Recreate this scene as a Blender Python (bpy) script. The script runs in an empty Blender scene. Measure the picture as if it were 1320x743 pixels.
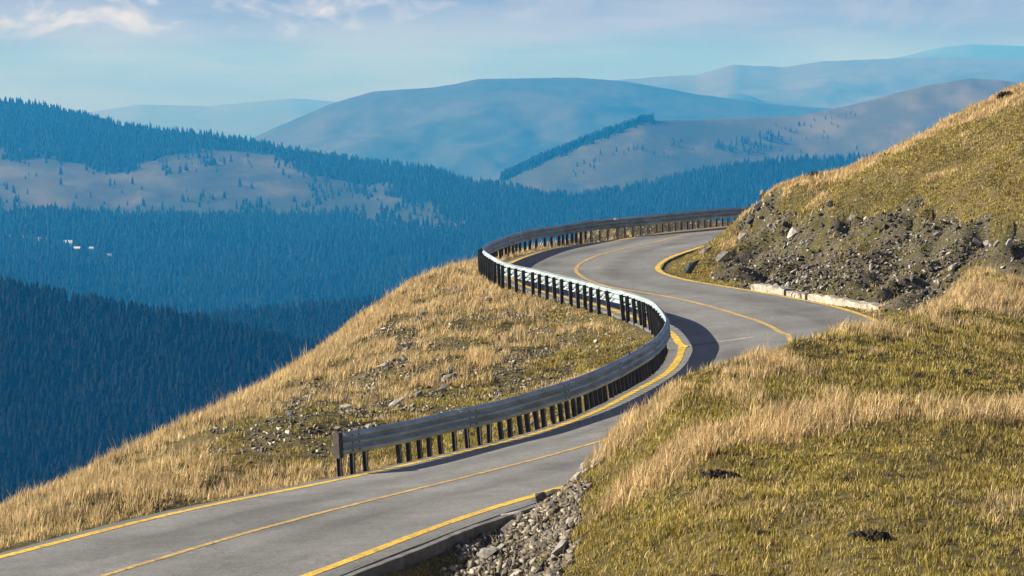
# --- surveyed world coordinates, metres (x right, y ahead, z up) ---
ROAD_K = [0.0715,0.7622,-1.2063,0.931,-0.7064,0.9334,0.3239,-0.1786,-0.3492,0.341]
ROAD_N = [(-7.0,46.0),(-2.0,46.0),(-2.0,60.0),(2.0,60.0),(4.0,78.0),(8.0,80.0),(2.5,98.0),(7.5,98.0),(3.0,116.0),(8.0,116.0)]
ROAD_G = 0.0268
EDGE_LEFT = [(-8.39,45.38),(-6.97,47.9),(-6.26,49.73),(-4.81,52.17),(-3.36,54.63),(-2.65,55.79),(-1.77,57.48),(-0.98,58.69),(0.0,59.77),(0.59,60.51),(1.3,62.09),(2.05,64.49),(2.57,66.04),(3.12,68.03),(3.71,69.81),(4.24,72.54),(4.58,75.55),(4.66,78.13),(4.56,80.66),(3.8,85.38),(2.99,88.88),(2.05,91.93),(1.1,94.4),(0.27,98.54),(-0.29,102.57),(-0.38,105.49),(-0.09,108.41),(0.75,113.06),(1.75,117.3),(2.75,119.35),(4.0,120.6),(5.2,122.25),(6.94,123.64),(8.3,125.67),(10.98,129.8)]
EDGE_RIGHT = [(-3.08,41.94),(-1.64,45.21),(-0.86,47.15),(0.0,48.81),(0.38,49.45),(10.41,81.6),(10.3,82.59),(9.95,84.71),(9.37,87.23),(8.43,90.52),(7.41,94.09),(6.0,98.65),(5.51,101.28),(5.39,103.31),(5.6,105.93),(6.08,109.07),(6.46,110.68),(7.53,114.04),(8.7,117.2),(10.16,120.81)]
CENTRE = [(-6.35,42.96),(-4.34,46.99),(-2.34,50.71),(0.0,54.56),(1.93,57.71),(7.55,76.29),(7.49,77.91),(7.28,80.65),(6.65,84.39),(5.74,89.07),(4.64,92.64),(3.2,96.22),(2.6,99.61),(2.39,102.27),(2.39,104.75),(2.64,107.84),(3.42,112.28),(4.69,116.26),(5.87,118.31),(7.0,119.99)]
RAIL = [(-3.46,55.55,2.28),(-2.83,56.38,2.3),(-2.09,57.61,2.32),(-1.31,58.89,2.37),(-0.37,60.05,2.45),(0.47,61.68,2.52),(1.25,63.24,2.6),(1.86,64.86,2.66),(2.63,67.4,2.75),(3.35,70.2,2.85),(3.73,72.0,2.91),(4.02,74.05,2.98),(4.19,75.81,3.04),(4.23,77.55,3.08),(4.17,80.58,3.16),(3.95,82.92,3.21),(3.35,85.85,3.26),(2.69,88.0,3.3),(2.08,90.18,3.35),(1.37,92.14,3.41),(0.86,93.75,3.45),(0.24,95.28,3.49),(-0.27,96.97,3.54),(-0.65,99.34,3.6),(-0.96,101.94,3.65),(-1.1,104.18,3.68),(-1.0,106.1,3.71),(-0.76,108.69,3.74),(-0.19,112.56,3.79),(0.68,116.58,3.86),(1.78,119.16,3.92),(2.69,120.98,3.99),(3.6,122.57,4.06),(5.46,123.74,4.17),(7.01,124.96,4.27),(9.09,127.32,4.37),(11.39,129.71,4.43)]
SPUR_PTS = [[-1.34,80,1.92],[-3.08,69,1.49],[-5.83,58,1.48],[0.94,84,2.06],[-2.47,88.5,1.96],[3.43,77,2.35],[-4.64,64,1.65],[-7.41,52,1.49],[-0.55,98,2.61],[1.94,87,2.31]]
LIP = [[-10.43,46,1.04],[-9.79,53,0.85],[-9.55,56,0.82],[-9.39,60,0.72],[-8.98,63,0.73],[-8.48,66,0.74],[-8.01,70,0.76],[-7.43,74,0.83],[-6.74,78,0.91],[-5.94,82,1.07],[-5.27,86,1.28],[-4.76,90,1.49],[-4.14,93,1.8],[-3.51,97,2.08],[-2.81,101,2.51],[-2.04,104.5,2.83]]
HILL_PTS = [[9.83,104,3.4],[10.11,107,4.44],[10.29,109,5.22],[9.89,109.5,5.2],[10.58,112,5.56],[10.9,98,3.7],[11.23,101,4.68],[11.44,103,5.4],[12.22,110,6.16],[12.54,92,3.49],[12.94,95,4.38],[13.34,98,5.34],[14.96,110,7.2],[14.44,88,3.71],[14.76,90,4.35],[15.25,93,5.12],[16.54,101,7.2],[17.99,110,8.63],[15.61,85,4.0],[16.33,89,5.02],[17.76,97,7.26],[20.12,110,9.66],[18.69,80,4.6],[20.53,88,5.92],[23.29,100,8.32],[26.04,112,11.39],[9.39,109,4.06],[7.81,106,3.45],[7.01,105,3.21],[9.5,117,3.6],[13,119,4.6],[18,121,6.0],[22,122,7.4],[26,123,8.6],[20,132,5.0],[30,135,6.5]]
MOUND_RULED = [(0.01125,40.0,1.97,0.0567),(0.03091,38.5,2.22,0.0517),(0.0392,37.5,2.38,0.0676),(0.0589,36.5,2.55,0.1055),(0.07549,35.5,2.71,0.0887),(0.09943,35.0,2.8,0.0762),(0.11217,34.5,2.88,0.0656),(0.12824,34.0,2.96,0.0556),(0.15118,34.0,2.96,0.0483),(0.185,34.0,2.96,0.0291),(0.23529,34.0,2.96,0.0323),(0.29118,34.0,2.96,0.052)]
MOUND_PTS = [[1.12,36.27,2.11],[1.19,38.5,2.22],[1.26,40.73,2.33],[1.32,42.95,2.45],[1.39,45.17,2.57],[1.37,34.88,2.2],[1.47,37.5,2.38],[1.57,40.12,2.56],[1.67,42.75,2.73],[1.78,45.38,2.91],[1.97,33.33,2.21],[2.15,36.5,2.55],[2.33,39.67,2.88],[2.51,42.85,3.22],[2.7,46.03,3.56],[2.38,31.5,2.35],[2.68,35.5,2.71],[2.98,39.5,3.06],[3.28,43.5,3.42],[3.58,47.5,3.77],[3.01,30.18,2.43],[3.48,35.0,2.8],[3.95,39.83,3.17],[4.42,44.65,3.53],[4.9,49.47,3.9],[3.27,29.05,2.52],[3.87,34.5,2.88],[4.47,39.95,3.24],[5.07,45.4,3.59],[5.67,50.85,3.95],[3.57,27.75,2.61],[4.36,34.0,2.96],[5.15,40.25,3.31],[5.95,46.5,3.65],[6.74,52.75,4.0],[4.06,26.75,2.61],[5.14,34.0,2.96],[6.22,41.25,3.31],[7.3,48.5,3.66],[8.39,55.75,4.01],[4.74,25.5,2.71],[6.29,34.0,2.96],[7.84,42.5,3.21],[9.39,51.0,3.46],[10.95,59.5,3.7],[5.74,24.25,2.65],[8.0,34.0,2.96],[10.27,43.75,3.27],[12.53,53.5,3.59],[14.79,63.25,3.9],[6.74,23.0,2.39],[9.9,34.0,2.96],[13.06,45.0,3.53],[16.23,56.0,4.11],[19.39,67.0,4.68],[0.38,45,1.69],[-0.73,43.6,1.37],[0.69,41,1.8],[0,0,7.0],[8,0,7.2],[-8,0,6.4],[0,14,5.0],[8,16,4.9],[5,25,3.2],[-4,22,2.8],[-9,30,1.6],[-14,38,1.35],[-2,33,1.7]]
FAR = {'left_ridge': [(-0.29373,0.00885),(-0.22447,0.00774),(-0.18293,0.00553),(-0.16632,0.00332),(-0.15249,-0.0),(-0.13866,-0.0036),(-0.11095,-0.00664),(-0.09432,-0.00914),(-0.07214,-0.01329),(-0.04996,-0.0169),(-0.03886,-0.01773),(-0.02776,-0.01967),(-0.01666,-0.023),(-0.00555,-0.02494),(0.01111,-0.02828),(0.02222,-0.02939),(0.03888,-0.02661),(0.05276,-0.02411),(0.06662,-0.0205),(0.08327,-0.01745),(0.11101,-0.01607),(0.14986,-0.01523),(0.23309,-0.01385),(0.31634,-0.01385)],
 'right_ridge': [(-0.03889,-0.03105),(-0.01666,-0.02716),(-0.00555,-0.023),(0.0111,-0.01523),(0.02774,-0.00858),(0.04714,-0.00166),(0.06655,-0.00138),(0.08318,-0.00055),(0.10258,-0.0),(0.12196,0.00415),(0.14408,0.01023),(0.16344,0.01355),(0.17453,0.013),(0.20506,0.0083),(0.26057,0.00277),(0.34379,-0.0)],
 'mid_far': [(-0.14162,-0.02494),(-0.11379,-0.01607),(-0.09153,-0.0072),(-0.06652,0.00387),(-0.04988,0.00885),(-0.02771,0.01023),(-0.01108,0.01327),(0.01108,0.01355),(0.02216,0.01382),(0.03879,0.01272),(0.06651,0.00774),(0.09424,0.00415),(0.14972,-0.0),(0.23293,-0.00277)],
 'far': [(-0.04436,-0.0),(-0.01663,0.00692),(0.01108,0.01051),(0.03878,0.013),(0.05263,0.0141),(0.06648,0.01465),(0.07893,0.01852),(0.09693,0.01742),(0.11077,0.01962),(0.13568,0.02045),(0.15506,0.021),(0.18276,0.02045),(0.23262,0.01935),(0.31575,0.01659)],
 'farthest': [(0.01108,0.0083),(0.06649,0.01244),(0.10802,0.01659),(0.13568,0.02045),(0.15226,0.02432),(0.16332,0.0257),(0.18271,0.02487),(0.21872,0.02321),(0.288,0.01935)],
 'farthest_left': [(-0.26612,0.00277),(-0.18299,-0.00055),(-0.1497,0.00166),(-0.13305,0.00415),(-0.1081,0.0036),(-0.09146,0.00526),(-0.0776,0.00636),(-0.06375,0.00526),(-0.04435,0.00277),(-0.01664,-0.0)],
 'dark_spur': [(-0.26698,-0.04996),(-0.18369,-0.06222),(-0.16702,-0.06529),(-0.14201,-0.07004),(-0.11698,-0.07395),(-0.10029,-0.07814),(-0.07246,-0.08484),(-0.05018,-0.09016),(-0.02789,-0.09604),(0.01116,-0.10584)],
 'mid_spur': [(-0.16726,-0.08904),(-0.13372,-0.07786),(-0.1114,-0.07311),(-0.08632,-0.07059),(-0.06404,-0.06892),(-0.04176,-0.06697),(-0.0167,-0.06167),(0.01113,-0.05832),(0.05286,-0.05554)],
 'upper_wood': [(-0.29406,-0.00969),(-0.1831,-0.01025),(-0.16233,-0.01385),(-0.1471,-0.01718),(-0.13462,-0.01828),(-0.12072,-0.01523),(-0.09296,-0.01329),(-0.0791,-0.01662),(-0.05831,-0.02356),(-0.03056,-0.03105),(-0.01111,-0.03633),(0.01112,-0.03883)],
 'valley_wood': [(-0.29456,-0.03689),(-0.1834,-0.03689),(-0.15561,-0.03633),(-0.11393,-0.03633),(-0.10001,-0.03272),(-0.09168,-0.03244),(-0.07224,-0.03578),(-0.04724,-0.03856),(-0.02779,-0.04078),(-0.01112,-0.03883),(-0.00555,-0.02272),(0.0111,-0.01385)],
 'houses': [(-0.15907,-0.04885),(-0.15574,-0.05024),(-0.14435,-0.05136),(-0.15073,-0.04969)],
 'clearing': [(-0.18906,-0.04523),(-0.16683,-0.04718)],
 'right_clump': [(0.07076,-0.01385),(0.0749,-0.00914),(0.08322,-0.00831),(0.0943,-0.00554),(0.0971,-0.00969),(0.09018,-0.01385)],
 'right_sparse': [(0.03607,-0.01385),(0.04162,-0.01219),(0.04717,-0.01302),(0.05826,-0.00914),(0.05965,-0.01163),(0.0555,-0.01523),(0.02221,-0.02106),(0.02637,-0.01884),(0.03053,-0.01773),(0.09985,-0.00554),(0.10399,-0.0036)],
 'patches': [(-0.17767,-0.02078),(-0.16664,-0.02772),(-0.13882,-0.02217),(-0.08049,-0.01801),(-0.03054,-0.02272),(-0.01944,-0.023)]}
NAMED_ROCKS = {'boulder': [-0.01,47.6,1.72]}
KERBS = [[[8.23,93.54,2.83],[9.05,90.8,2.82]],[[9.09,90.42,2.82],[9.5,88.6,2.81]],[[9.56,88.25,2.81],[11.23,83.65,2.74]]]
SHADOW = [5.63,75.43,2.35]
HAZE_COL = (.022, .34, 1.0); HAZE_D = 1.36e-4; HAZE_G = 0.0; HAZE_TOP = 480.0; VBOUNCE = 0
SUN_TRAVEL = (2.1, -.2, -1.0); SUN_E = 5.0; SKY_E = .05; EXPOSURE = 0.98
CLOUD_OFF = (2.3, .6, 0); CLOUD_COL = (10.0, 9.6, 12.6, 1)
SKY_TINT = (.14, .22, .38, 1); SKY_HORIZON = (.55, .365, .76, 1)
import bpy, bmesh, math, random
import numpy as np
from mathutils import Vector, Matrix

random.seed(7)
rng = np.random.default_rng(11)
scene = bpy.context.scene
COL = scene.collection

# ------------------------------------------------------------------ noise
def _hash(ix, iy, seed):
    n = (ix.astype(np.int64) * 374761393 + iy.astype(np.int64) * 668265263 + seed * 974634777) & 0x7fffffff
    n = ((n ^ (n >> 13)) * 1274126177) & 0x7fffffff
    n = n ^ (n >> 16)
    return (n & 0xffff) / 65535.0
def vnoise(x, y, seed=0):
    ix = np.floor(x); iy = np.floor(y); fx = x - ix; fy = y - iy
    fx = fx * fx * (3 - 2 * fx); fy = fy * fy * (3 - 2 * fy)
    a = _hash(ix, iy, seed); b = _hash(ix + 1, iy, seed); c = _hash(ix, iy + 1, seed); d = _hash(ix + 1, iy + 1, seed)
    return (a + (b - a) * fx) * (1 - fy) + (c + (d - c) * fx) * fy
def fbm(x, y, seed=0, oct=4):
    s = 0; amp = .5; tot = 0
    for o in range(oct):
        s = s + amp * vnoise(x * 2 ** o + 17.3 * o, y * 2 ** o - 9.1 * o, seed + o); tot += amp; amp *= .5
    return s / tot
def sstep(a, b, x):
    t = np.clip((x - a) / (b - a), 0, 1); return t * t * (3 - 2 * t)

# ------------------------------------------------------------------ linking helpers
def link(o, parent=None):
    COL.objects.link(o)
    if parent is not None: o.parent = parent
    return o
def mesh_from(name, V, polys, mats=(), smooth=False):
    me = bpy.data.meshes.new(name); me.from_pydata([tuple(v) for v in V], [], [tuple(p) for p in polys]); me.update()
    for m in mats: me.materials.append(m)
    if smooth: me.polygons.foreach_set('use_smooth', np.ones(len(me.polygons), bool))
    return me
def fast_mesh(name, V, tris=None, quads=None, mat=None, smooth=False, col=None):
    V = np.asarray(V, np.float32)
    nt = 0 if tris is None else len(tris); nq = 0 if quads is None else len(quads)
    loops = np.concatenate([a.reshape(-1) for a in ([] if nt == 0 else [np.asarray(tris)]) + ([] if nq == 0 else [np.asarray(quads)])]).astype(np.int32)
    starts = np.concatenate([np.arange(nt) * 3, nt * 3 + np.arange(nq) * 4]).astype(np.int32)
    me = bpy.data.meshes.new(name)
    me.vertices.add(len(V)); me.vertices.foreach_set('co', V.reshape(-1))
    me.loops.add(len(loops)); me.loops.foreach_set('vertex_index', loops)
    me.polygons.add(nt + nq); me.polygons.foreach_set('loop_start', starts)
    if smooth: me.polygons.foreach_set('use_smooth', np.ones(nt + nq, bool))
    me.update(calc_edges=True)
    if col is not None:
        at = me.color_attributes.new('tint', 'FLOAT_COLOR', 'POINT')
        c4 = np.ones((len(V), 4), np.float32); c4[:, :col.shape[1]] = col
        at.data.foreach_set('color', c4.reshape(-1))
    if mat: me.materials.append(mat)
    return me
def obj(name, me, parent=None, **props):
    o = bpy.data.objects.new(name, me); link(o, parent)
    for k, v in props.items(): o[k] = v
    return o

# ------------------------------------------------------------------ materials
class NT:
    def __init__(s, name, rough=.9, spec=.2):
        s.m = bpy.data.materials.new(name); s.m.use_nodes = True
        s.n = s.m.node_tree.nodes; s.l = s.m.node_tree.links
        s.b = s.n['Principled BSDF']; s.b.inputs['Roughness'].default_value = rough
        s.b.inputs['Specular IOR Level'].default_value = spec
    def new(s, t, **kw):
        n = s.n.new(t)
        for k, v in kw.items(): setattr(n, k, v)
        return n
    def pos(s):
        return s.new('ShaderNodeNewGeometry').outputs['Position']
    def noise(s, scale, detail=4, rough=.55, vec=None, dist=0):
        n = s.new('ShaderNodeTexNoise'); n.inputs['Scale'].default_value = scale; n.inputs['Detail'].default_value = detail
        n.inputs['Roughness'].default_value = rough; n.inputs['Distortion'].default_value = dist
        s.l.new(vec if vec is not None else s.pos(), n.inputs['Vector']); return n.outputs['Fac']
    def ramp(s, fac, stops):
        r = s.new('ShaderNodeValToRGB'); el = r.color_ramp.elements
        while len(el) < len(stops): el.new(.5)
        for e, (p, c) in zip(el, stops):
            e.position = p; e.color = (*c, 1) if isinstance(c, tuple) else (c, c, c, 1)
        s.l.new(fac, r.inputs['Fac']); return r.outputs['Color']
    def mix(s, fac, a, b, mode='MIX'):
        m = s.new('ShaderNodeMix', data_type='RGBA', blend_type=mode)
        for i, v in ((0, fac), (6, a), (7, b)):
            if isinstance(v, (int, float)): m.inputs[i].default_value = v
            elif isinstance(v, tuple): m.inputs[i].default_value = (*v, 1)
            else: s.l.new(v, m.inputs[i])
        return m.outputs[2]
    def math(s, op, a, b=0.0):
        m = s.new('ShaderNodeMath', operation=op)
        for i, v in ((0, a), (1, b)):
            if isinstance(v, (int, float)): m.inputs[i].default_value = v
            else: s.l.new(v, m.inputs[i])
        return m.outputs[0]
    def attr(s, name='tint'):
        a = s.new('ShaderNodeAttribute'); a.attribute_name = name; return a
    def mapping(s, scale, rot=(0, 0, 0)):
        m = s.new('ShaderNodeMapping'); m.inputs['Scale'].default_value = scale; m.inputs['Rotation'].default_value = rot
        s.l.new(s.pos(), m.inputs['Vector']); return m.outputs[0]
    def base(s, c):
        if isinstance(c, tuple): s.b.inputs['Base Color'].default_value = (*c, 1)
        else: s.l.new(c, s.b.inputs['Base Color'])
        return s
    def bump(s, h, strength=.5, dist=.05):
        b = s.new('ShaderNodeBump'); b.inputs['Strength'].default_value = strength; b.inputs['Distance'].default_value = dist
        s.l.new(h, b.inputs['Height']); s.l.new(b.outputs[0], s.b.inputs['Normal']); return s

M = {}
# asphalt: fine aggregate, worn lighter wheel tracks, darker streaks and cracks
n = NT('asphalt', .85, .3)
fine = n.ramp(n.noise(38, 3, .7), [(.25, (.122, .127, .124)), (.5, (.195, .20, .194)), (.8, (.295, .30, .285))])
big = n.ramp(n.noise(.35, 5, .6), [(.3, .78), (.7, 1.16)])
mid = n.ramp(n.noise(2.3, 4, .65), [(.3, .86), (.7, 1.1)])
grit = n.ramp(n.noise(13, 3, .7), [(.3, .80), (.7, 1.17)])
c = n.mix(1, n.mix(1, n.mix(1, fine, grit, 'MULTIPLY'), big, 'MULTIPLY'), mid, 'MULTIPLY')
streak = n.attr('tint')
c = n.mix(1, c, streak.outputs['Color'], 'MULTIPLY')
cn = n.noise(.55, 7, .62, None, .4)
crack = n.ramp(n.math('ABSOLUTE', n.math('SUBTRACT', cn, .5)), [(.0, .5), (.005, 1.0)])
c = n.mix(n.ramp(n.noise(.16, 2), [(.5, 0.0), (.58, 1.0)]), c, n.mix(1, c, crack, 'MULTIPLY'))
n.base(c).bump(n.noise(60, 2, .7), .5, .01); M['asphalt'] = n.m
# road paint
n = NT('yellow_road_paint', .7, .3)
wear = n.ramp(n.noise(9, 5, .75), [(.40, 0.0), (.50, 1.0)])
tone = n.ramp(n.noise(1.1, 3), [(.3, (.56, .36, .05)), (.7, (.80, .54, .06))])
M['paint'] = n.base(n.mix(wear, (.30, .21, .085), tone)).m
n = NT('faded_road_paint', .75, .3)
wear = n.ramp(n.noise(8, 5, .75), [(.42, 0.0), (.53, 1.0)])
tone = n.ramp(n.noise(.9, 3), [(.3, (.46, .30, .10)), (.7, (.60, .41, .12))])
M['paint_faded'] = n.base(n.mix(wear, (.24, .18, .10), tone)).m
# galvanised steel
n = NT('galvanised_steel', .48, .5)
n.b.inputs['Metallic'].default_value = .22
s1 = n.ramp(n.noise(7, 5, .7), [(.3, (.34, .43, .47)), (.7, (.52, .62, .66))])
s2 = n.ramp(n.noise(1.3, 5, .7, n.mapping((1, 1, 4))), [(.35, (.6, .58, .55)), (.6, (1, 1, 1))])
n.base(n.mix(1, s1, s2, 'MULTIPLY'))
n.l.new(n.ramp(n.noise(14, 3), [(.3, .38), (.7, .6)]), n.b.inputs['Roughness']); M['steel'] = n.m
n = NT('weathered_post_steel', .75, .3)
n.b.inputs['Metallic'].default_value = .35
M['post'] = n.base(n.ramp(n.noise(6, 5, .7), [(.3, (.045, .042, .04)), (.6, (.085, .08, .076)), (.8, (.14, .11, .085))])).m
# concrete
n = NT('pale_concrete', .9, .2)
M['concrete_pale'] = n.base(n.ramp(n.noise(5, 6, .7), [(.3, (.13, .11, .075)), (.46, (.36, .33, .27)), (.72, (.54, .50, .42))])).bump(n.noise(12, 5), .6, .03).m
n = NT('grey_concrete', .9, .2)
M['concrete_grey'] = n.base(n.ramp(n.noise(3, 6, .7), [(.3, (.10, .10, .10)), (.6, (.21, .21, .2)), (.8, (.3, .29, .27))])).bump(n.noise(15, 5), .5, .02).m
# stone
def stone(name, lo, mi, hi, sc=5):
    n = NT(name, .85, .3)
    inf = n.new('ShaderNodeObjectInfo')
    base = n.ramp(n.noise(sc, 6, .7), [(.28, lo), (.5, mi), (.75, hi)])
    v = n.ramp(inf.outputs['Random'], [(0, .72), (1, 1.25)])
    c = n.mix(1, base, v, 'MULTIPLY')
    lich = n.ramp(n.noise(11, 4, .6), [(.62, 0.0), (.68, .6)])
    n.base(n.mix(lich, c, (.16, .15, .08))).bump(n.noise(sc * 2.5, 5, .65), .7, .03)
    return n.m
M['stone'] = stone('grey_slate', (.13, .12, .11), (.25, .235, .21), (.40, .375, .33))
M['stone_pale'] = stone('pale_rock', (.28, .25, .21), (.46, .43, .37), (.62, .58, .51))
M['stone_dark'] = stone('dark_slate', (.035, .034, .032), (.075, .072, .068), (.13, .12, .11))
n = NT('rubble_stone', .88, .25)
a = n.attr('tint')
M['rubble'] = n.base(n.mix(1, a.outputs['Color'], n.ramp(n.noise(9, 5, .7), [(.3, .65), (.7, 1.2)]), 'MULTIPLY')).bump(n.noise(16, 4), .6, .02).m
# grass blades (colour belongs to each blade)
n = NT('grass_blades', .6, .25)
a = n.attr('tint')
n.base(a.outputs['Color'])
tr = n.new('ShaderNodeBsdfTranslucent'); n.l.new(a.outputs['Color'], tr.inputs['Color'])
mx = n.new('ShaderNodeMixShader'); mx.inputs[0].default_value = .3
n.l.new(n.b.outputs[0], mx.inputs[1]); n.l.new(tr.outputs[0], mx.inputs[2])
n.l.new(mx.outputs[0], n.n['Material Output'].inputs['Surface']); M['grass'] = n.m
# meadow soil: R of tint = rock, G = straw
n = NT('meadow_ground', .95, .1)
a = n.attr('tint'); sep = n.new('ShaderNodeSeparateColor'); n.l.new(a.outputs['Color'], sep.inputs[0])
turf = n.ramp(n.noise(9, 8, .8), [(.36, (.015, .015, .006)), (.5, (.085, .075, .03)), (.66, (.24, .195, .09))])
straw = n.ramp(n.noise(10, 8, .8), [(.3, (.05, .042, .02)), (.5, (.14, .115, .05)), (.72, (.34, .26, .13))])
rock = n.ramp(n.noise(11, 9, .8), [(.3, (.02, .018, .013)), (.48, (.085, .073, .048)), (.58, (.16, .14, .10)), (.76, (.34, .31, .25))])
moss = n.ramp(n.noise(1.1, 7, .7), [(.48, 0.0), (.60, .9)])
rock = n.mix(moss, rock, n.ramp(n.noise(14, 6, .8), [(.3, (.03, .03, .008)), (.7, (.13, .115, .035))]))
c = n.mix(sep.outputs[1], turf, straw)
jag = n.math('ADD', sep.outputs[0], n.math('MULTIPLY', n.math('SUBTRACT', n.noise(3, 5, .7), .5), .9))
c = n.mix(n.ramp(jag, [(.42, 0.0), (.58, 1.0)]), c, rock)
n.base(c).bump(n.noise(5, 8, .7), .9, .12); M['ground'] = n.m
# earth
n = NT('bare_earth', .95, .1)
M['earth'] = n.base(n.ramp(n.noise(20, 5, .7), [(.3, (.02, .017, .012)), (.7, (.075, .06, .04))])).bump(n.noise(30, 4), .8, .03).m
n = NT('shrub_leaf', .8, .2); M['shrub'] = n.base(n.ramp(n.noise(8, 3), [(.3, (.014, .018, .010)), (.7, (.045, .05, .024))])).m
# conifers
n = NT('conifer_foliage', .9, .1); a = n.attr('tint'); M['conifer'] = n.base(a.outputs['Color']).m
# far hills: tint R = wooded, G = pale patch; on the far ranges, distance haze painted in
n = NT('mountain_ground', .95, .1)
a = n.attr('tint'); sep = n.new('ShaderNodeSeparateColor'); n.l.new(a.outputs['Color'], sep.inputs[0])
streaks = n.math('ADD', n.math('MULTIPLY', n.noise(.016, 8, .72, n.mapping((1, .35, 1))), .65), n.math('MULTIPLY', n.noise(.006, 8, .7), .35))
bare = n.ramp(streaks, [(.34, (.018, .03, .022)), (.5, (.065, .063, .045)), (.64, (.17, .145, .10))])
heath = n.ramp(n.noise(.0035, 7, .65, None, .6), [(.36, 0.0), (.58, .85)])
bare = n.mix(heath, bare, (.04, .048, .026))
bare = n.mix(sep.outputs[1], bare, (.24, .20, .145))
faraway = n.ramp(n.noise(.0028, 10, .75, None, .3), [(.4, (.045, .05, .035)), (.6, (.085, .07, .055))])
bare = n.mix(sep.outputs[2], bare, faraway)
bare = n.mix(n.math('MULTIPLY', sep.outputs[1], sep.outputs[2]), bare, (.26, .18, .13))  # warm pale tone painted on the far ranges as haze
n.base(n.mix(sep.outputs[0], bare, (.02, .03, .018))); M['mountain'] = n.m
n = NT('white_wall', .8, .3); M['wall'] = n.base((.75, .74, .7)).m
n = NT('tin_roof', .5, .4); M['roof'] = n.base((.66, .68, .7)).m
n = NT('dark_opening', .6, .3); M['dark'] = n.base((.02, .02, .025)).m
n = NT('reflector_white', .4, .5); M['refl'] = n.base((.75, .76, .76)).m

# ------------------------------------------------------------------ curves in plan
def spline(P, n=10):
    P = np.asarray(P, float); P = np.vstack([2 * P[0] - P[1], P, 2 * P[-1] - P[-2]]); o = []
    for i in range(1, len(P) - 2):
        a, b, c, d = P[i - 1], P[i], P[i + 1], P[i + 2]
        for t in np.linspace(0, 1, n, endpoint=False):
            o.append(.5 * (2 * b + (c - a) * t + (2 * a - 5 * b + 4 * c - d) * t * t + (-a + 3 * b - 3 * c + d) * t ** 3))
    o.append(P[-2]); return np.array(o)
def resample(P, step):
    d = np.concatenate([[0], np.cumsum(np.linalg.norm(np.diff(P, axis=0), axis=1))])
    t = np.arange(0, d[-1], step); return np.stack([np.interp(t, d, P[:, i]) for i in range(P.shape[1])], -1), t
def smooth(P, n):
    k = np.hanning(2 * n + 3)[1:-1]; k /= k.sum()
    Q = np.vstack([np.repeat(P[:1], n, 0), P, np.repeat(P[-1:], n, 0)])
    S = np.stack([np.convolve(Q[:, i], k, 'valid') for i in range(P.shape[1])], -1); S[0] = P[0]; S[-1] = P[-1]; return S
def normals(P):
    t = np.gradient(P[:, :2], axis=0); t /= np.linalg.norm(t, axis=1)[:, None]; return np.stack([t[:, 1], -t[:, 0]], -1)   # to the right
def seg_dist(px, py, P):
    """unsigned distance to polyline P, and the side (+ = right of it)"""
    best = np.full(px.shape, 1e9); side = np.zeros(px.shape)
    for a, b in zip(P[:-1], P[1:]):
        ab = b - a; L2 = ab @ ab
        t = np.clip(((px - a[0]) * ab[0] + (py - a[1]) * ab[1]) / L2, 0, 1)
        dx = px - a[0] - t * ab[0]; dy = py - a[1] - t * ab[1]; d = np.hypot(dx, dy)
        s = dx * ab[1] - dy * ab[0]
        m = d < best; best = np.where(m, d, best); side = np.where(m, np.sign(s), side)
    return best, side
def inpoly(px, py, P):
    r = np.zeros(px.shape, bool); P = list(P)
    for (x1, y1), (x2, y2) in zip(P, P[1:] + P[:1]):
        if y1 == y2: continue
        r ^= ((y1 > py) != (y2 > py)) & (px < (x2 - x1) * (py - y1) / (y2 - y1) + x1)
    return r

ROAD_NA = np.array(ROAD_N); ROAD_KA = np.array(ROAD_K)
def road_z(x, y):
    x = np.asarray(x, float); y = np.asarray(y, float)
    return ROAD_G * y + np.exp(-((x[..., None] - ROAD_NA[:, 0]) / 7) ** 2 - ((y[..., None] - ROAD_NA[:, 1]) / 18) ** 2) @ ROAD_KA
EL = np.array(EDGE_LEFT); ER = np.array(EDGE_RIGHT); CE = np.array(CENTRE)
# hidden stretch of the centre line: three metres right of the left edge
nE = normals(EL)
hid = [EL[i] + nE[i] * 3.0 for i in range(11, 18)]
tail = [np.array(ER[-2]) + 3.1 * np.array((-.8, .6)), np.array(ER[-1]) + 3.1 * np.array((-.78, .62)), (10.6, 125.6), (14.5, 129.5), (19.5, 132.5), (27, 135), (40, 136), (60, 134)]
head = [(-21, 18), (-15.5, 27), (-11.5, 33.9)]
Cfull, Cs = resample(smooth(resample(spline(np.array(head + list(CE[:5]) + hid + list(CE[5:-1]) + tail)), .25)[0], 12), .25)
Cn = normals(Cfull)
def width_to(P):
    """distance from the centre line to the surveyed edge"""
    S = resample(spline(P), .1)[0]; D = np.hypot(Cfull[:, None, 0] - S[None, :, 0], Cfull[:, None, 1] - S[None, :, 1]); j = D.argmin(1); w = D.min(1)
    return np.where((j < 2) | (j > len(S) - 3) | (w < 1.8) | (w > 4.3), np.nan, w)
def fill(w):
    ok = ~np.isnan(w); idx = np.arange(len(w)); return smooth(np.interp(idx, idx[ok], w[ok])[:, None], 16)[:, 0]
wr = width_to(ER[:5]); wr = np.where(np.isnan(wr), width_to(ER[5:]), wr)
hidden_r = (Cfull[:, 1] > 59) & (Cfull[:, 1] < 72) & np.isnan(wr); wr[hidden_r] = 2.7
WL = fill(width_to(EL)); WR = fill(wr)
SHR = .15 + .33 * sstep(62, 50, Cfull[:, 1])                     # asphalt beyond the right-hand line
LINE_L = Cfull - Cn * WL[:, None]; LINE_R = Cfull + Cn * WR[:, None]
def untangle(P):
    """drop points where an offset curve folds back on a tight bend"""
    out = [P[0]]
    for p in P[1:]:
        if np.linalg.norm(p - out[-1]) > .05: out.append(p)
    return np.array(out)
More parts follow.
